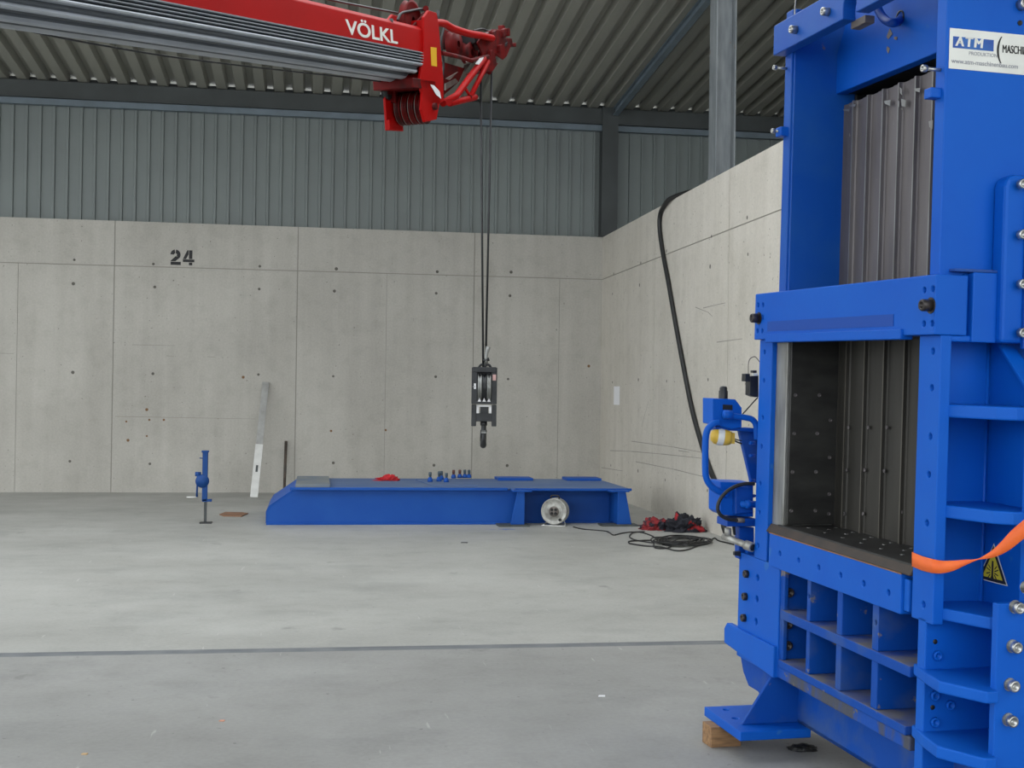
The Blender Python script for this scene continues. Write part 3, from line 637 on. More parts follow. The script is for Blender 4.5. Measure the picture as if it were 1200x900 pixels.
# ------------------------------------------------------------------ orange lashing strap round the near post
def SP(x, y, n=None, d=0.): return Vector(mp(x, y, (1.8, 1, 0), 1.8*.184-1.124))
upx = [(1092, 655), (1103, 657), (1117, 657), (1130, 656), (1145, 655), (1155, 650), (1165, 643), (1175, 633), (1185, 622), (1200, 609), (1215, 597)]
lox = [(1092, 671.5), (1103, 672), (1117, 669), (1130, 663), (1145, 656.5), (1155, 655), (1165, 653), (1175, 649), (1185, 643), (1200, 631), (1215, 617)]
top = [Vector((.205, -.975, mp(1069, 647, v=.184)[2])), Vector(mp(1069, 647, v=.184)), Vector(mp(1080, 651.5, v=.184))]+[SP(*p) for p in upx]
bot = [Vector((.205, -.975, mp(1069, 663.5, v=.184)[2])), Vector(mp(1069, 663.5, v=.184)), Vector(mp(1080, 668.5, v=.184))]+[SP(*p) for p in lox]
top[0].y = bot[0].y = -.9795
top = [Vector((.24, top[0].y, top[0].z))]+top; bot = [Vector((.24, bot[0].y, bot[0].z))]+bot
top[1].x = bot[1].x = .19
ts, bs = [top[0], top[1], top[2], top[3]]+smooth_path(top[4:], 5), [bot[0], bot[1], bot[2], bot[3]]+smooth_path(bot[4:], 5)
mb = MB(); n = len(ts); vs = [MM@p for p in ts]+[MM@p for p in bs]
mb.add(vs, [(i, i+1, n+i+1, n+i) for i in range(n-1)], 0, True)
o = mb.build('lashing_strap', m_strap); sm = o.modifiers.new('s', 'SOLIDIFY'); sm.thickness = .0025; sm.offset = 0
tag(o, 'orange webbing strap wrapped round the near post of the blue press', 'strap')

# ------------------------------------------------------------------ blue steel girder frame lying on the floor
G = empty('steel_girder', (1.6, 15.7, 0)); tag(G, 'long low blue steel base frame lying on the floor before the back wall', 'steel frame')
def gpart(name, mb, m=m_girder, bevel=.004):
    mb.v = [(x-1.6, y-15.7, z) for x, y, z in mb.v]; return mb.build(name, m, G, bevel)
YF, YB = 14.92, 16.5
gpart('side_web', MB().prism([(-.53, YF, .012), (-.53, YF, .15), (-.49, YF, .215), (-.19, YF, .41), (2.44, YF, .41), (2.44, YF, .012)], (0, .02, 0)))
gpart('bottom_flange', MB().box(-.53, 2.3, YF-.035, YF+.08, 0, .016).box(-.53, 2.3, YF-.03, YF, .016, .022))
gpart('end_plate', MB().prism([(-.535, YF-.004, .02), (-.535, YF-.004, .155), (-.495, YF-.004, .225), (-.20, YF-.004, .43), (-.18, YF, .415), (-.47, YF, .215), (-.51, YF, .145), (-.51, YF, .02)], (0, YB-YF, 0)))
gpart('top_plate', MB().box(-.20, 2.32, YF-.05, YB, .415, .437).prism([(2.32, 14.92, .415), (2.42, 14.80, .415), (3.60, 14.80, .415), (3.78, 14.80, .415), (3.78, YB, .415), (2.32, YB, .415)], (0, 0, .022)), [m_gtop])
gpart('top_rim', MB().box(-.262, 2.30, YF-.056, YF-.048, .405, .44).box(2.38, 3.80, 14.785, 14.797, .41, .44))
gpart('raised_plate', MB().box(-.20, .20, YF-.02, YB-.1, .437, .472), m_gplate)
gpart('raised_plate', MB().box(2.37, 2.83, 16.15, YB, .437, .47)); gpart('raised_plate', MB().box(3.28, 3.74, 16.15, YB, .437, .47))
gpart('rear_web', MB().box(2.3, 3.75, 15.12, 15.14, .012, .415)); gpart('bottom_flange', MB().box(2.3, 3.75, 15.05, 15.16, 0, .014))
gpart('back_web', MB().box(-.1, 3.76, YB-.04, YB-.02, .0, .415))
gpart('leg', MB().prism([(2.31, 14.68, .02), (2.475, 14.68, .02), (2.475, 14.68, .405), (2.385, 14.68, .405)], (0, .03, 0)).box(2.455, 2.475, 14.70, 15.13, .02, .41), m_girder)
gpart('leg', MB().prism([(3.60, 14.68, .02), (3.775, 14.68, .02), (3.70, 14.68, .405), (3.60, 14.68, .405)], (0, .03, 0)).box(3.60, 3.62, 14.70, 15.13, .02, .41), m_girder)
gpart('leg_cap', MB().box(2.33, 2.56, 14.66, 14.85, .405, .425)); gpart('leg_cap', MB().box(3.50, 3.74, 14.66, 14.85, .405, .425))
gpart('foot', MB().box(2.16, 2.53, 14.62, 14.86, 0, .02), m_dark); gpart('foot', MB().box(3.40, 3.85, 14.62, 14.86, 0, .02), m_dark)
gpart('mounting_plate', MB().prism([(1.30, 16.2, .437), (1.42, 15.15, .437), (1.98, 15.15, .437), (1.98, 15.9, .437), (1.9, 16.2, .437)], (0, 0, .014)), m_gtop)
# studs standing on the girder
st = [(504, 564.5, 11.5, 0), (514.5, 564, 12, 0), (517.2, 562, 10.5, 0), (523, 565, 11, 0), (531.5, 560.5, 10.5, 1), (538.8, 560, 10.2, 1), (544.6, 560, 10.3, 0), (549.6,  560, 10.2, 0)]
m_studr = mat('rusted_stud', (112, 70, 62), .6, .3, (80, 60, 60), 30); m_studg = mat('grey_stud', (70, 86, 96), .5, .3, (92, 100, 104), 30)
m_jack = mat('jack_blue', (12, 60, 122), .5, 0., (18, 66, 128), 8, spec=.3)
names = ['leftmost of the studs on the blue girder, grey tipped with a blue collar', 'second stud from the left on the blue girder, grey tipped', 'stud close behind the second one from the left on the girder',
         'fourth stud from the left on the girder, at the front edge of the mounting plate', 'reddish topped stud standing left of the other reddish one on the girder', 'right one of the two reddish topped studs on the girder',
         'dark stud standing second from the right end of the row on the girder', 'rightmost of the studs on the blue girder, dark tipped']
for (x, y, h, r), lb in zip(st, names):
    P = flo(x, y, .451); hh = h*.0107; e = empty('threaded_stud', (P[0], P[1], .451))
    tag(e, lb, 'stud', 'studs standing on the girder')
    MB().lathe((0, 0, 0), (0, 0, 1), [(0, 0), (.034, 0), (.033, .02), (.022, hh*.42), (.020, hh*.45), (0, hh*.45)], 14).build('collar', m_girder, e)
    MB().lathe((0, 0, hh*.42), (0, 0, 1), [(.016, 0), (.016, hh*.16), (.019, hh*.18), (.019, hh*.5), (.015, hh*.56), (0, hh*.57)], 14).build('shank', m_studr if r else m_studg, e)
P = flo(457, 563.5, .437)
g = lump('red_cloth', m_redc, P[0], P[1]+.06,   .10, .07, .06, 9.1, .437, amp=.5)
for v in g.data.vertices:
    if v.co.x < -.02: v.co.z *= max(.25, 1+v.co.x*4); v.co.x *= 1.7
tag(g, 'small crumpled red cloth lying on top of the blue girder', 'cloth')

# ------------------------------------------------------------------ cable reel in front of the girder
rc = flo(650, 616); e = empty('cable_reel', (rc[0], rc[1], 0)); e.rotation_euler = (0, 0, -.42)
tag(e, 'round grey cable drum with a socket plate, standing against the blue girder', 'cable reel')
R0, zc = .158, .172
MB().lathe((0, -.045, zc), (0, -1, 0), [(R0-.012, -.004), (R0, -.002), (R0, .006), (R0-.008, .009), (R0-.02, .003), (.085, -.004), (.078, .004), (.07, .006), (0, .006)], 40).build('drum_flange', m_hyd, e)
MB().lathe((0, .075, zc), (0, 1, 0), [(R0, 0), (R0, .008), (0, .008), (0, 0), (R0, 0)], 40).build('drum_flange', m_hyd, e)
MB().lathe((0, -.05, zc), (0, 1, 0), [(.11, 0), (.11, .12)], 32).build('cable_winding', m_blk, e)
sp_ = MB().lathe((0, -.052, zc), (0, -1, 0), [(.062, 0), (.062, .008), (0, .008)], 28).build('socket_plate', m_grey, e)
mb = MB()
for a in range(4):
    t = a*PI/2+PI/4; mb.lathe((.032*math.cos(t), -.061, zc+.032*math.sin(t)), (0, -1, 0), [(.018, 0), (.018, .004), (.013, .004), (.013, .001), (0, .001)], 16)
mb.build('socket', m_blk, sp_)
MB().tube(smooth_path([(-.12, -.09, .007), (.12, -.09, .007), (.13, -.03, .007), (.1, .07, .05), (.0, .10, .2), (-.1, .07, .05), (-.13, -.03, .007)], 6, True), .0065, 8, closed=True).build('stand', m_alu, e)
MB().tube(smooth_path([(-.05, .0, zc+R0-.01), (-.045, .0, zc+R0+.022), (0, 0, zc+R0+.03), (.045, 0, zc+R0+.022), (.05, 0, zc+R0-.01)]), .009, 8).build('handle', m_blk, e)
MB().lathe((.075, -.05, zc-.095), (0, -1, 0), [(.016, 0), (.016, .02), (0, .02)], 12).build('winding_knob', m_blk, e)
# cable from the reel, coil on the floor
def fl(pts, z=.006, jz=.0): return [tuple(flo(x, y, z+random.uniform(0, jz))) for x, y in pts]
random.seed(11)
path = fl([(672, 617.5), (683, 620), (700, 621.5), (712, 623), (719, 627), (728, 625), (740, 623.5), (752, 624), (764, 628), (770, 633), (766, 636), (750, 634), (740, 631), (738, 627.5), (743, 624), (755, 623)])
mb = MB().tube(smooth_path(path, 6), .0075, 8)
loop = []
for k in range(13):
    cx, cy, rx, ry = 799+random.uniform(-6, 5), 633.2+random.uniform(-1.1, 1.0), 28+random.uniform(-15, 4), 5.2+random.uniform(-3, 1.2)
    for a in range(10):
        t = a*2*PI/10+k*.4; loop.append((cx+rx*math.cos(t), cy+ry*math.sin(t)))
mb.tube(smooth_path(fl(loop, .012, .03), 5), .0075, 8)
mb.tube(smooth_path(fl([(738, 637), (755, 639.5), (775, 641), (792, 645.2), (806, 644), (818, 639.5), (828, 637.5), (833, 635), (834, 632), (838, 630.5), (842, 633.5), (852, 636), (860, 638)], .009), 6), .0075, 8)
mb.tube(smooth_path(fl([(738, 637), (737, 634.5), (748, 633.5), (764, 633)], .009), 6), .0075, 8)
mb.tube(smooth_path(fl([(766, 637), (768, 642), (780, 642.5), (786, 640), (776, 638)], .009), 6), .0075, 8)
tag(mb.build('extension_cable', m_blk), 'thin black cable tangled in a coil on the floor, leading to the reel', 'cable')
P = flo(772, 622); tag(lump('red_rag', m_clothr, P[0], P[1]+.13, .165, .11, .10, 2.2, amp=.5), 'smaller crumpled red and dark cloth on the floor beside the right wall', 'cloth')
P = flo(806, 624.5); tag(lump('dark_jacket', m_cloth, P[0]+.0, P[1]+.16, .20, .13, .155, 6.3, amp=.55), 'larger heap of dark cloth with red patches on the floor by the right wall', 'cloth')

# ------------------------------------------------------------------ jack, plank, tube, board
jc = flo(241, 613); k = 15.1/1476
J = empty('screw_jack', (jc[0], jc[1], 0)); tag(J, 'blue hand-cranked steel jack standing upright on the floor at the left', 'jack')
def jx(px): return (px-241)*k
def jz(py): return (613-py)*k
def jb(name, x0, x1, y0, y1, d, m, bev=.003): return MB().box(jx(x0), jx(x1), -d, d, jz(y1), jz(y0)).build(name, m, J, bev)
jb('base_plate', 234.5, 248, 611.6, 613, .07, m_blkm); jb('inner_post', 239, 242, 560, 612, .018, m_dark)
jb('housing', 236.5, 242.5, 532, 588, .03, m_jack, .006); jb('head_plate', 235.5, 243.5, 530, 532.2, .035, m_jack); jb('claw', 237, 247.5, 585.5, 588.5, .03, m_jack)
MB().lathe((jx(236.5), 0, jz(565)), (0, 1, 0), [(0, -.035), (.075, -.035), (.08, 0), (.075, .035), (0, .035)], 20).build('gear_case', m_jack, J)
cr = MB().tube([(jx(231.5), -.02, jz(556)), (jx(230.8), -.02, jz(583))], .011, 8).lathe((jx(231.5), 0, jz(557)), (1, 0, 0), [(0, -.03), (.026, -.03), (.026, .035), (0, .035)], 14).build('crank', m_jack, J)
MB().tube([(jx(231), -.02, jz(583.2)), (jx(219.5), -.02, jz(583.4))], .010, 10).build('crank_grip', m_alu, cr)
MB().tube([(jx(237), 0, jz(539)), (jx(233), 0, jz(538.6))], .006, 8).build('pin', m_jack, J)

pb, pt = Vector(flo(297.5, 583)), Vector(yw(311.5, 448, WY-.03)); d = (pt-pb).normalized(); s_ = Vector((d.z, 0, -d.x)).normalized(); n_ = s_.cross(d)
PK = empty('straightedge', pb); tag(PK, 'long white metal straightedge leaning against the back wall', 'straightedge')
L_ = (pt-pb).length
for a, b, m, nm in ((0, .45, m_alu, 'blade'), (.45, 1, m_alug, 'blade')):
    MB().obox(d*L_*(a+b)/2, d*L_*(b-a)/2, s_*(.056 if a == 0 else .05), n_*.012).build(nm, m, PK, .003)
MB().obox(d*L_*.24-n_*.012 if n_.y > 0 else d*L_*.24+n_*.012, d*.055, s_*.016, n_*.002).build('hand_slot', m_dark, PK, .008)
pt = Vector(yw(335.2, 517, WY-.025)); pb = Vector((pt.x-.01, WY-.30, 0))
tag(MB().tube([pb, pt], .022, 14).build('steel_tube', m_tube), 'short rusty steel tube leaning upright against the back wall behind the girder', 'tube')
mb = MB().prism([flo(x, y) for x, y in ((257, 603.5), (264, 600.8), (284, 601.2), (291, 602.3), (283, 605.8), (262, 605.3))], (0, 0, .012))
tag(mb.build('flat_board', m_card, bevel=.002), 'thin brown board lying flat on the floor beside the jack', 'board')
for x, y, s0, m, lb in ((260, 845, .010, mat('orange_scrap', (204, 148, 122), .7), 'tiny orange scrap on the floor at lower centre left'), (99, 884, .010, mat('tan_scrap', (190, 160, 120), .7), 'tiny tan scrap on the floor at the lower left corner'),
                        (705, 816, .015, m_paper, 'tiny white paper scrap on the floor at lower centre right'), (544, 636, .03, m_blk, 'small black strip on the floor before the girder')):
    P = flo(x, y)
    tag(MB().prism([(P[0]-s0*1.3, P[1]-s0*.6, 0), (P[0]+s0, P[1]-s0, 0), (P[0]+s0*1.4, P[1]+s0*.7, 0), (P[0]-s0*.7, P[1]+s0, 0)], (0, 0, .004)).build('floor_scrap', m), lb, 'scrap', 'scraps on the floor')
P = xw(722.5, 463, WX); tag(MB().box(WX-.004, WX-.001, P[1]-.20, P[1]+.16, 1.42, 1.70).build('paper_notice', m_paper), 'blank white paper sheet fixed to the right wall', 'paper')

# ------------------------------------------------------------------ hose over the divider wall
hp = [(WX+.33, 14.7, WH-.3), (WX+.3, 14.75, WH+.0), (WX+.2, 14.95, WH+.036), (WX+.06, 15.35, WH+.034), (WX-.031, 15.72, WH+.012)]+[tuple(np.array(xw(x, y, WX-.03))) for x, y in ((777, 243), (773.5, 252), (773, 268), (776.5, 295), (783, 330), (791, 376), (800, 425), (811, 480), (822, 520), (833, 553), (842, 575))]
hp += [(WX-.03, hp[-1][1]-.2, .12), (WX-.05, hp[-1][1]-.5, .03), (WX-.1, hp[-1][1]-1.1, .03)]
tag(MB().tube(smooth_path(hp, 8), .029, 14).build('black_hose', m_blk), 'thick black hose hanging over the top of the right concrete wall', 'hose')

# ------------------------------------------------------------------ crane boom
T = np.array([1.671, 12.5, 5.036]); d_ = ray(1180, 196); d_ /= np.linalg.norm(d_); sd = np.cross(d_, [0, 0, 1.]); sd /= np.linalg.norm(sd); ul = np.cross(sd, d_)
BM = Matrix(((d_[0], -sd[0], ul[0], T[0]), (d_[1], -sd[1], ul[1], T[1]), (d_[2], -sd[2], ul[2], T[2]), (0, 0, 0, 1)))
CB = empty('crane_boom', mat4=BM)
tag(CB, 'red telescopic crane boom with ribbed silver underside reaching in from the upper left', 'crane')
def bp(x, y, t):
    """boom coordinates (along, left, up); t = distance of the plane towards the camera side"""
    P = onplane(x, y, sd, t+sd@T); q_ = P-T; return np.array([q_@d_, -t, q_@ul])
def cpart(name, mb, m=m_red, parent=CB, bevel=.006): return mb.build(name, m, parent, bevel)
HW = .17; S1 = -1.60
cpart('boom_section', MB().prism([(-9, -HW, -.24), (-9, -HW, -.035), (-9, -HW+.03, -.005), (-9, HW-.03, -.005), (-9, HW, -.035), (-9, HW, -.24)], (9+S1, 0, 0)))
# ribbed shell: wavy U profile, end cut round
prof = []; grv = []
nr = 14
for i in range(nr*8+1):
    a = i/(nr*8); 
    if a < .28: y_, z_, ny, nz = -HW, -.235-(a/.28)*.09, -1, 0
    elif a > .72: y_, z_, ny, nz = HW, -.325+((a-.72)/.28)*.09, 1, 0
    else:
        th = PI*(a-.28)/.44; y_, z_, ny, nz = -HW*math.cos(th), -.325-.125*math.sin(th), -math.cos(th), -math.sin(th)
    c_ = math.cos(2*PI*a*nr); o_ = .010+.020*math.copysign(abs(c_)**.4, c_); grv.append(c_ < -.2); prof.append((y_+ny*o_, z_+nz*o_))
mb = MB(); n = len(prof); vs = []
for s0 in (-9, None):
    for y_, z_ in prof:
        sx = -9 if s0 else S1-.38-.20*max(0, (-.24-z_)/.21)**2.5
        vs.append((sx, y_, z_))
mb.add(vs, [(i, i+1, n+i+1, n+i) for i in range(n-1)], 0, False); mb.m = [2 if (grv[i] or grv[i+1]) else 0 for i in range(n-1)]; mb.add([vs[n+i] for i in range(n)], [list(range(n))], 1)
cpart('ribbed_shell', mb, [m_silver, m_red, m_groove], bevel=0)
cpart('edge_strip', MB().box(-9, S1-.37, -HW-.016, -HW, -.238, -.226), m_silver, bevel=0)
cpart('boom_section', MB().prism([(-9, -HW+.02, -.24), (-9, HW-.02, -.24), (-9, HW-.05, -.38), (-9, -HW+.05, -.38)], (9+S1+.1, 0, 0)))
# lettering
p0, p1 = bp(407, 47, HW+.004), bp(467, 57, HW+.004); mb = MB()
F = frame((p0[0], -HW-.0015, -.195), (1, 0, 0), (0, 0, 1))
w_ = text_into(MB(), 'VÖLKL', .15, F, .003, .001)
text_into(mb, 'VÖLKL', .15, F, .003, .001, 0, 0, 1, (p1[0]-p0[0])/w_)
cpart('lettering', mb, m_white, bevel=0)
def plate(pts, t, th, mb=None):
    mb = mb or MB(); return mb.prism([bp(x, y, t) for x, y in pts], (0, th, 0))
# collar
CO = [(497, 20), (503, 12), (512, 15), (514, 27), (517, 60), (520, 95), (520, 119), (511, 124), (498, 118), (492, 96), (497, 60)]
cl = cpart('head_collar', plate(CO, .19, .03)); plate(CO, .19, .03)
mb = MB(); q0 = [bp(x, y, .19) for x, y in CO]
mb.prism([(a[0], .16, a[2]) for a in q0], (0, .03, 0)); cpart('head_collar', mb)
a, b = bp(497, 25, .19), bp(518, 116, .19)
cpart('collar_crosspiece', MB().box(a[0], b[0]-.1, -.17, .17, -.02, .05)); cpart('collar_crosspiece', MB().box(a[0], a[0]+.16, -.17, .17, -.50, -.40)); cpart('collar_bulkhead', MB().box(a[0]+.02, a[0]+.05, -.165, .165, -.45, .02), m_redd)
cpart('decal', plate([(504.5, 55), (511.5, 56), (512, 78), (505.5, 77)], .192, -.001), m_decal, bevel=0)
cpart('decal', plate([(504, 99), (508.5, 100), (515, 107), (517, 116), (511, 111)], .192, -.002), m_paper, bevel=0)
# lower sheave housing
LH = [(461, 93), (496, 96), (498, 116), (512, 124), (513, 141), (504, 143), (497, 139), (497, 112), (473, 108), (470, 118), (472, 146), (466, 149), (461, 137)]
c_in, c_out = [], []
cpart('sheave_cheek', plate([(496, 96), (511, 100), (516, 118), (512, 140), (498, 143), (494, 128)], .19, .025))
cpart('sheave_cheek', plate([(452, 96), (470, 96), (475, 112), (473, 146), (466, 149), (461, 137), (459, 112)], -.19, -.025))
a, b = bp(497, 97, .19), bp(511, 104, .19)
cpart('housing_top', MB().box(a[0]-.22, b[0], -.19, .19, a[2]-.05, a[2]+.03), m_redd)
ctr = bp(509, 125, .19)
for i, t in enumerate((-.10, -.035, .03, .095)):
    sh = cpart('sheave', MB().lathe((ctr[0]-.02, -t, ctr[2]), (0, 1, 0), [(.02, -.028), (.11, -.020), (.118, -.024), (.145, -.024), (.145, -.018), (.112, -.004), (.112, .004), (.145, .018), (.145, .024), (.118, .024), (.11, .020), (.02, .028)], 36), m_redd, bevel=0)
    MB().lathe((ctr[0]-.02, -t, ctr[2]), (0, 1, 0), [(.1452, .019), (.1462, .0215), (.1452, .024)], 36).build('rim', m_grey, sh)
cpart('sheave_cheek', MB().box(ctr[0]-.27, ctr[0]+.05, .145, .17, ctr[2]-.19, ctr[2]+.20).box(ctr[0]-.27, ctr[0]-.2, .12, .15, ctr[2]-.19, ctr[2]-.10))
cpart('sheave_axle', MB().cyl((ctr[0]-.02, -.22, ctr[2]), (ctr[0]-.02, .22, ctr[2]), .03), m_redd, bevel=0)
# little side pulley with rope guide
pc = bp(453, 108, -.15); cpart('side_pulley', MB().lathe(pc, (0, 1, 0), [(0, -.02), (.07, -.02), (.055, 0), (.07, .02), (0, .02)], 24), m_blkm, bevel=0)
cpart('pulley_bracket', MB().box(pc[0]-.03, pc[0]+.2, pc[1]-.03, pc[1]-.02, pc[2]-.02, pc[2]+.08).box(pc[0]+.06, pc[0]+.1, pc[1]-.05, pc[1]+.05, pc[2]-.09, pc[2]+.02), m_redd)
# rear top sheave
pc = bp(481, 24, .04); cpart('rear_sheave', MB().lathe(pc, (0, 1, 0), [(.03, -.03), (.13, -.022), (.15, -.03), (.17, -.03), (.15, 0), (.17, .03), (.15, .03), (.03, .03)], 32), m_redd, bevel=0)
cpart('rope_guard', MB().tube(smooth_path([bp(x, y, .08) for x, y in ((466, 24), (470, 16), (480, 13), (492, 11), (500, 12))]), .012, 8), m_blkm, bevel=0)
cpart('pin', MB().cyl(bp(499, 10, .14), bp(499, 10, -.14), .025), m_redd, bevel=0)
cpart('rear_bracket', plate([(484, 30), (497, 16), (503, 11), (503, 38), (484, 34)], .12, .02), m_redd); cpart('rear_bracket', plate([(478, 31), (492, 16), (499, 14), (499, 38), (478, 34)], -.06, .02), m_redd)
# front frame
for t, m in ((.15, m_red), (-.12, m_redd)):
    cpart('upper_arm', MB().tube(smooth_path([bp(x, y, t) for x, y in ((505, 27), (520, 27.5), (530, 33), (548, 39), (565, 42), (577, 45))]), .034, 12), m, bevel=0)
    cpart('lower_strut', MB().tube([bp(x, y, t) for x, y in ((519, 121), (535, 112), (551, 90), (567, 69))], .032, 12), m, bevel=0)
    cpart('foot_strut', MB().tube([bp(x, y, t) for x, y in ((527, 121), (540, 118), (557, 114))], .030, 12), m, bevel=0)
    cpart('brace', MB().tube([bp(x, y, t) for x, y in ((551, 114), (562, 92), (572, 72))], .024, 10), m, bevel=0)
    cpart('brace', MB().tube([bp(x, y, t) for x, y in ((545, 103), (552, 115))], .014, 8), m, bevel=0)
    cpart('middle_arm', MB().tube([bp(x, y, t) for x, y in ((517, 62), (535, 66), (552, 71), (572, 66))], .02, 10), m_redd, bevel=0)
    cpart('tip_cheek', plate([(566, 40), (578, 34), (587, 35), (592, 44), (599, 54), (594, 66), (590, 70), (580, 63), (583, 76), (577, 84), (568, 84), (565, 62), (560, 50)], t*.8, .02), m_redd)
cpart('cross_tube', MB().cyl(bp(526, 120, .2), bp(526, 120, -.16), .03), m_red, bevel=0)
cpart('cross_tube', MB().cyl(bp(551, 114, .17), bp(551, 114, -.14), .02), m_redd, bevel=0)
for x, y, r in ((532, 52, .12), (548, 62, .10)):
    cpart('guide_sheave', MB().lathe(bp(x, y, 0), (0, 1, 0), [(.03, -.05), (r, -.04), (r-.02, 0), (r, .04), (.03, .05)], 28), m_redd, bevel=0)
cpart('winch_block', MB().obox(Vector(bp(553, 50, 0)), (.12, 0, -.02), (0, .08, 0), (.0, 0, .045)), m_blkm)
cpart('guide_plate', plate([(518, 72), (545, 80), (538, 96), (520, 112)], -.05, .02), m_redd)
cpart('guide_plate', plate([(520, 34), (545, 42), (562, 48), (560, 66), (535, 60), (520, 58)], -.10, .02), m_redd)
cpart('link_plate', plate([(562, 68), (567, 67), (563, 76), (558, 75)], .17, .01), m_paper, bevel=0)
cpart('link_plate', plate([(547, 70), (552, 69), (550, 73), (547, 73)], .0, .01), m_paper, bevel=0)
cpart('link_plate', plate([(544, 76), (552, 74), (545, 84), (542, 82)], -.08, .01), m_grey, bevel=0)
cpart('link_plate', plate([(522, 98), (534, 92), (537, 96), (522, 106)], -.02, .01), m_grey, bevel=0)
cpart('link_plate', plate([(523, 92), (537, 84), (533, 88), (527, 94)], .05, .01), m_grey, bevel=0)
ts_ = cpart('tip_sheave', MB().lathe(bp(569, 72, .05), (0, 1, 0), [(.02, -.03), (.11, -.02), (.13, -.03), (.11, 0), (.13, .03), (.11, .02), (.02, .03)], 32), m_redd, bevel=0)
cpart('tip_sheave', MB().lathe(bp(580, 52, 0), (0, 1, 0), [(.02, -.03), (.09, -.02), (.11, -.03), (.09, 0), (.11, .03), (.09, .02), (.02, .03)], 32), m_redd, bevel=0)
cpart('chute', plate([(577, 82), (584, 74), (579, 80), (570, 86), (566, 85)], .1, .2), m_redd)
cpart('end_bracket', plate([(592, 44), (600, 45), (601, 51), (605, 50), (605, 55), (600, 54), (597, 57), (592, 57)], .08, .16), m_redd)
cpart('limit_switch', MB().obox(Vector(bp(588, 37, 0)), (.03, 0, 0), (0, .03, 0), (0, 0, .06)).obox(Vector(bp(592, 38, 0)), (.015, 0, 0), (0, .05, 0), (0, 0, .04)), m_redd)
random.seed(5)
for i in range(16):
    x, y = random.uniform(566, 597), random.uniform(35, 64)
    cpart('fitting', MB().obox(Vector(bp(x, y, random.uniform(.02, .16))), (random.uniform(.015, .04), 0, .01), (0, .02, 0), (.005, 0, random.uniform(.015, .04))), random.choice([m_redd, m_red, m_blkm, m_redd]), bevel=.003)
cpart('hose_bundle', MB().tube(smooth_path([bp(x, y, .0) for x, y in ((521, 30), (517, 50), (520, 75), (518, 95), (519, 115))]), .012, 8).tube(smooth_path([bp(x, y, .05) for x, y in ((555, 36), (565, 34), (572, 36), (584, 36))]), .01, 8), m_blk, bevel=0)
cpart('antenna', MB().tube([bp(513, 30, .1), bp(513.5, 12, .1)], .014, 8), m_blkm, bevel=0)
cpart('peg', MB().tube([bp(458, 29, .15), bp(458.5, 22.5, .15)], .018, 8), m_blkm, bevel=0)
cpart('steel_cable', MB().tube([bp(250, -32, .0), bp(330, -12, .0), bp(400, 2.5, .0), bp(470, 16, .0)], .009, 8), m_blkm, bevel=0)
cpart('steel_cable', MB().tube(smooth_path([bp(x, y, -.12) for x, y in ((-60, 10), (0, 28), (60, 42), (130, 55), (200, 66.5), (300, 79), (400, 90), (450, 96))]), .006, 8), m_blkm, bevel=0)

# ------------------------------------------------------------------ hoist rope and hook block
HY = 12.5
mb = MB(); a, b = yw(563.3, 84, HY), yw(576.3, 80, HY); tb = yw(566.3, 432, HY); tb2 = yw(569.5, 412, HY)
mb.tube([a, tb], .011, 8); mb.tube([b, tb2], .011, 8)
tag(mb.build('hoist_rope', m_blkm), 'two dark steel rope falls hanging from the crane tip to the hook block', 'rope')
hc = yw(567.5, 452, HY); ks = HY/math.cos(.18)/1476.2*1.0
ks = (yw(582.3, 452, HY)-yw(552.7, 452, HY))[0]/29.6
H = empty('hook_block', hc); tag(H, 'black crane hook block with sheaves hanging on ropes before the back wall', 'hook block'); H.rotation_euler = (0, 0, -.12)
hx = lambda x: (x-567.5)*ks
hz = lambda y: (452-y)*ks
def hb(name, x0, x1, y0, y1, d0, d1, m=m_blkm, bev=.004, par=H): return MB().box(hx(x0), hx(x1), d0, d1, hz(y1), hz(y0)).build(name, m, par, bev)
hb('cheek_plate', 552.8, 559.5, 431, 473, -.06, .06); hb('cheek_plate', 575.5, 582.2, 431, 473, -.06, .06)
hb('top_bar', 554, 581, 430.5, 436.5, -.07, .07); hb('bottom_bar', 553, 582, 469, 473.5, -.065, .065); hb('back_plate', 559, 576, 436, 470, .05, .06)
hb('side_weight', 553, 558.6, 474, 499, -.055, .055); hb('side_weight', 576.5, 582, 474, 499, -.055, .055); hb('trunnion', 558.4, 576.7, 484, 493.5, -.05, .05)
hb('centre_block', 563, 572.5, 476, 486, -.04, .04)
for x0, x1 in ((558.8, 561.5), (573.5, 576)): hb('inner_plate', x0, x1, 475.5, 484, -.045, .045, m_paper, 0)
hb('inner_plate', 558.8, 576, 474.6, 476.4, -.045, .045, m_paper, 0)
for x in (562.2, 567.5, 572.8):
    MB().lathe((hx(x), 0, hz(454)), (1, 0, 0), [(.02, -.019), (.115, -.015), (.135, -.02), (.14, -.015), (.118, 0), (.14, .015), (.135, .02), (.115, .015), (.02, .019)], 36).build('sheave', m_steel if x != 567.5 else m_blkm, H)
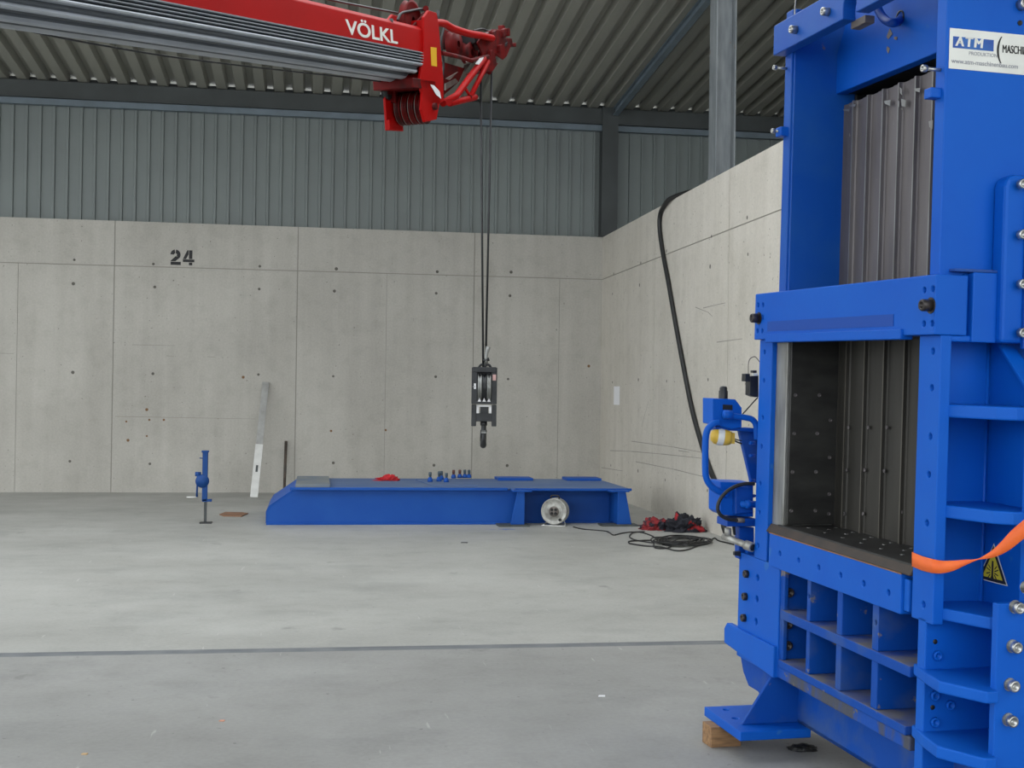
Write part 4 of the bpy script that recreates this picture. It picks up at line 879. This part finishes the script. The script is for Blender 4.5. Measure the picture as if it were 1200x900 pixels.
for x in (562, 567.5, 573):
    MB().prism([(hx(x-2), -.068, hz(470.5)), (hx(x+2), -.068, hz(470.5)), (hx(x), -.068, hz(466))], (0, .004, 0)).build('arrow_mark', m_paper, H)
MB().tube(smooth_path([(hx(561), 0, hz(431)), (hx(563), 0, hz(428)), (hx(566), 0, hz(427.5)), (hx(567.5), 0, hz(430)), (hx(570), 0, hz(427.5)), (hx(573), 0, hz(428)), (hx(575), 0, hz(431))]), .012, 8).build('rope_guard', m_blkm, H)
hb('tag', 555.5, 557.8, 449.5, 456, -.064, -.06, m_paper, 0); hb('tag', 577, 580.8, 439, 446, -.064, -.06, mat('pink_tag', (200, 160, 156), .6), 0)
MB().tube([(hx(554), -.062, hz(453.5)), (hx(557), -.062, hz(453.2))], .004, 6).build('pin', m_steel, H)
MB().tube([(hx(571.5), 0, hz(406.5)), (hx(570), 0, hz(413)), (hx(569), 0, hz(420)), (hx(569.5), 0, hz(427))], [.026, .02, .016, .02], 10).build('rope_socket', m_steel, H)
MB().lathe((hx(569.5), 0, hz(422)), (1, 0, .3), [(.0, -.03), (.018, -.03), (.018, .03), (0, .03)], 10).build('socket_pin', m_blkm, H)
# hook seen edge-on with its safety latch
hk = smooth_path([(hx(567.5), 0, hz(493)), (hx(567.5), 0, hz(504)), (hx(567.2), .045, hz(509)), (hx(567.2), .06, hz(515)), (hx(567.2), .02, hz(520.5)), (hx(567.3), -.04, hz(520)), (hx(567.4), -.07, hz(514)), (hx(567.4), -.065, hz(508))], 6)
rs = [.026 if i < 6 else .033 if i < 30 else max(.012, .033-(i-30)*.0018) for i in range(len(hk))]
MB().tube(hk, rs, 14).build('hook', m_blkm, H)
MB().lathe((hx(567.5), 0, hz(496)), (0, 0, 1), [(0, -.02), (.034, -.02), (.034, .02), (0, .02)], 16).build('hook_nut', m_blkm, H)
MB().prism([(hx(564.5), -.07, hz(507)), (hx(570.5), -.07, hz(507)), (hx(569.5), .0, hz(503)), (hx(565.5), .0, hz(503))], (0, .0, .008)).build('safety_latch', m_steel, H)
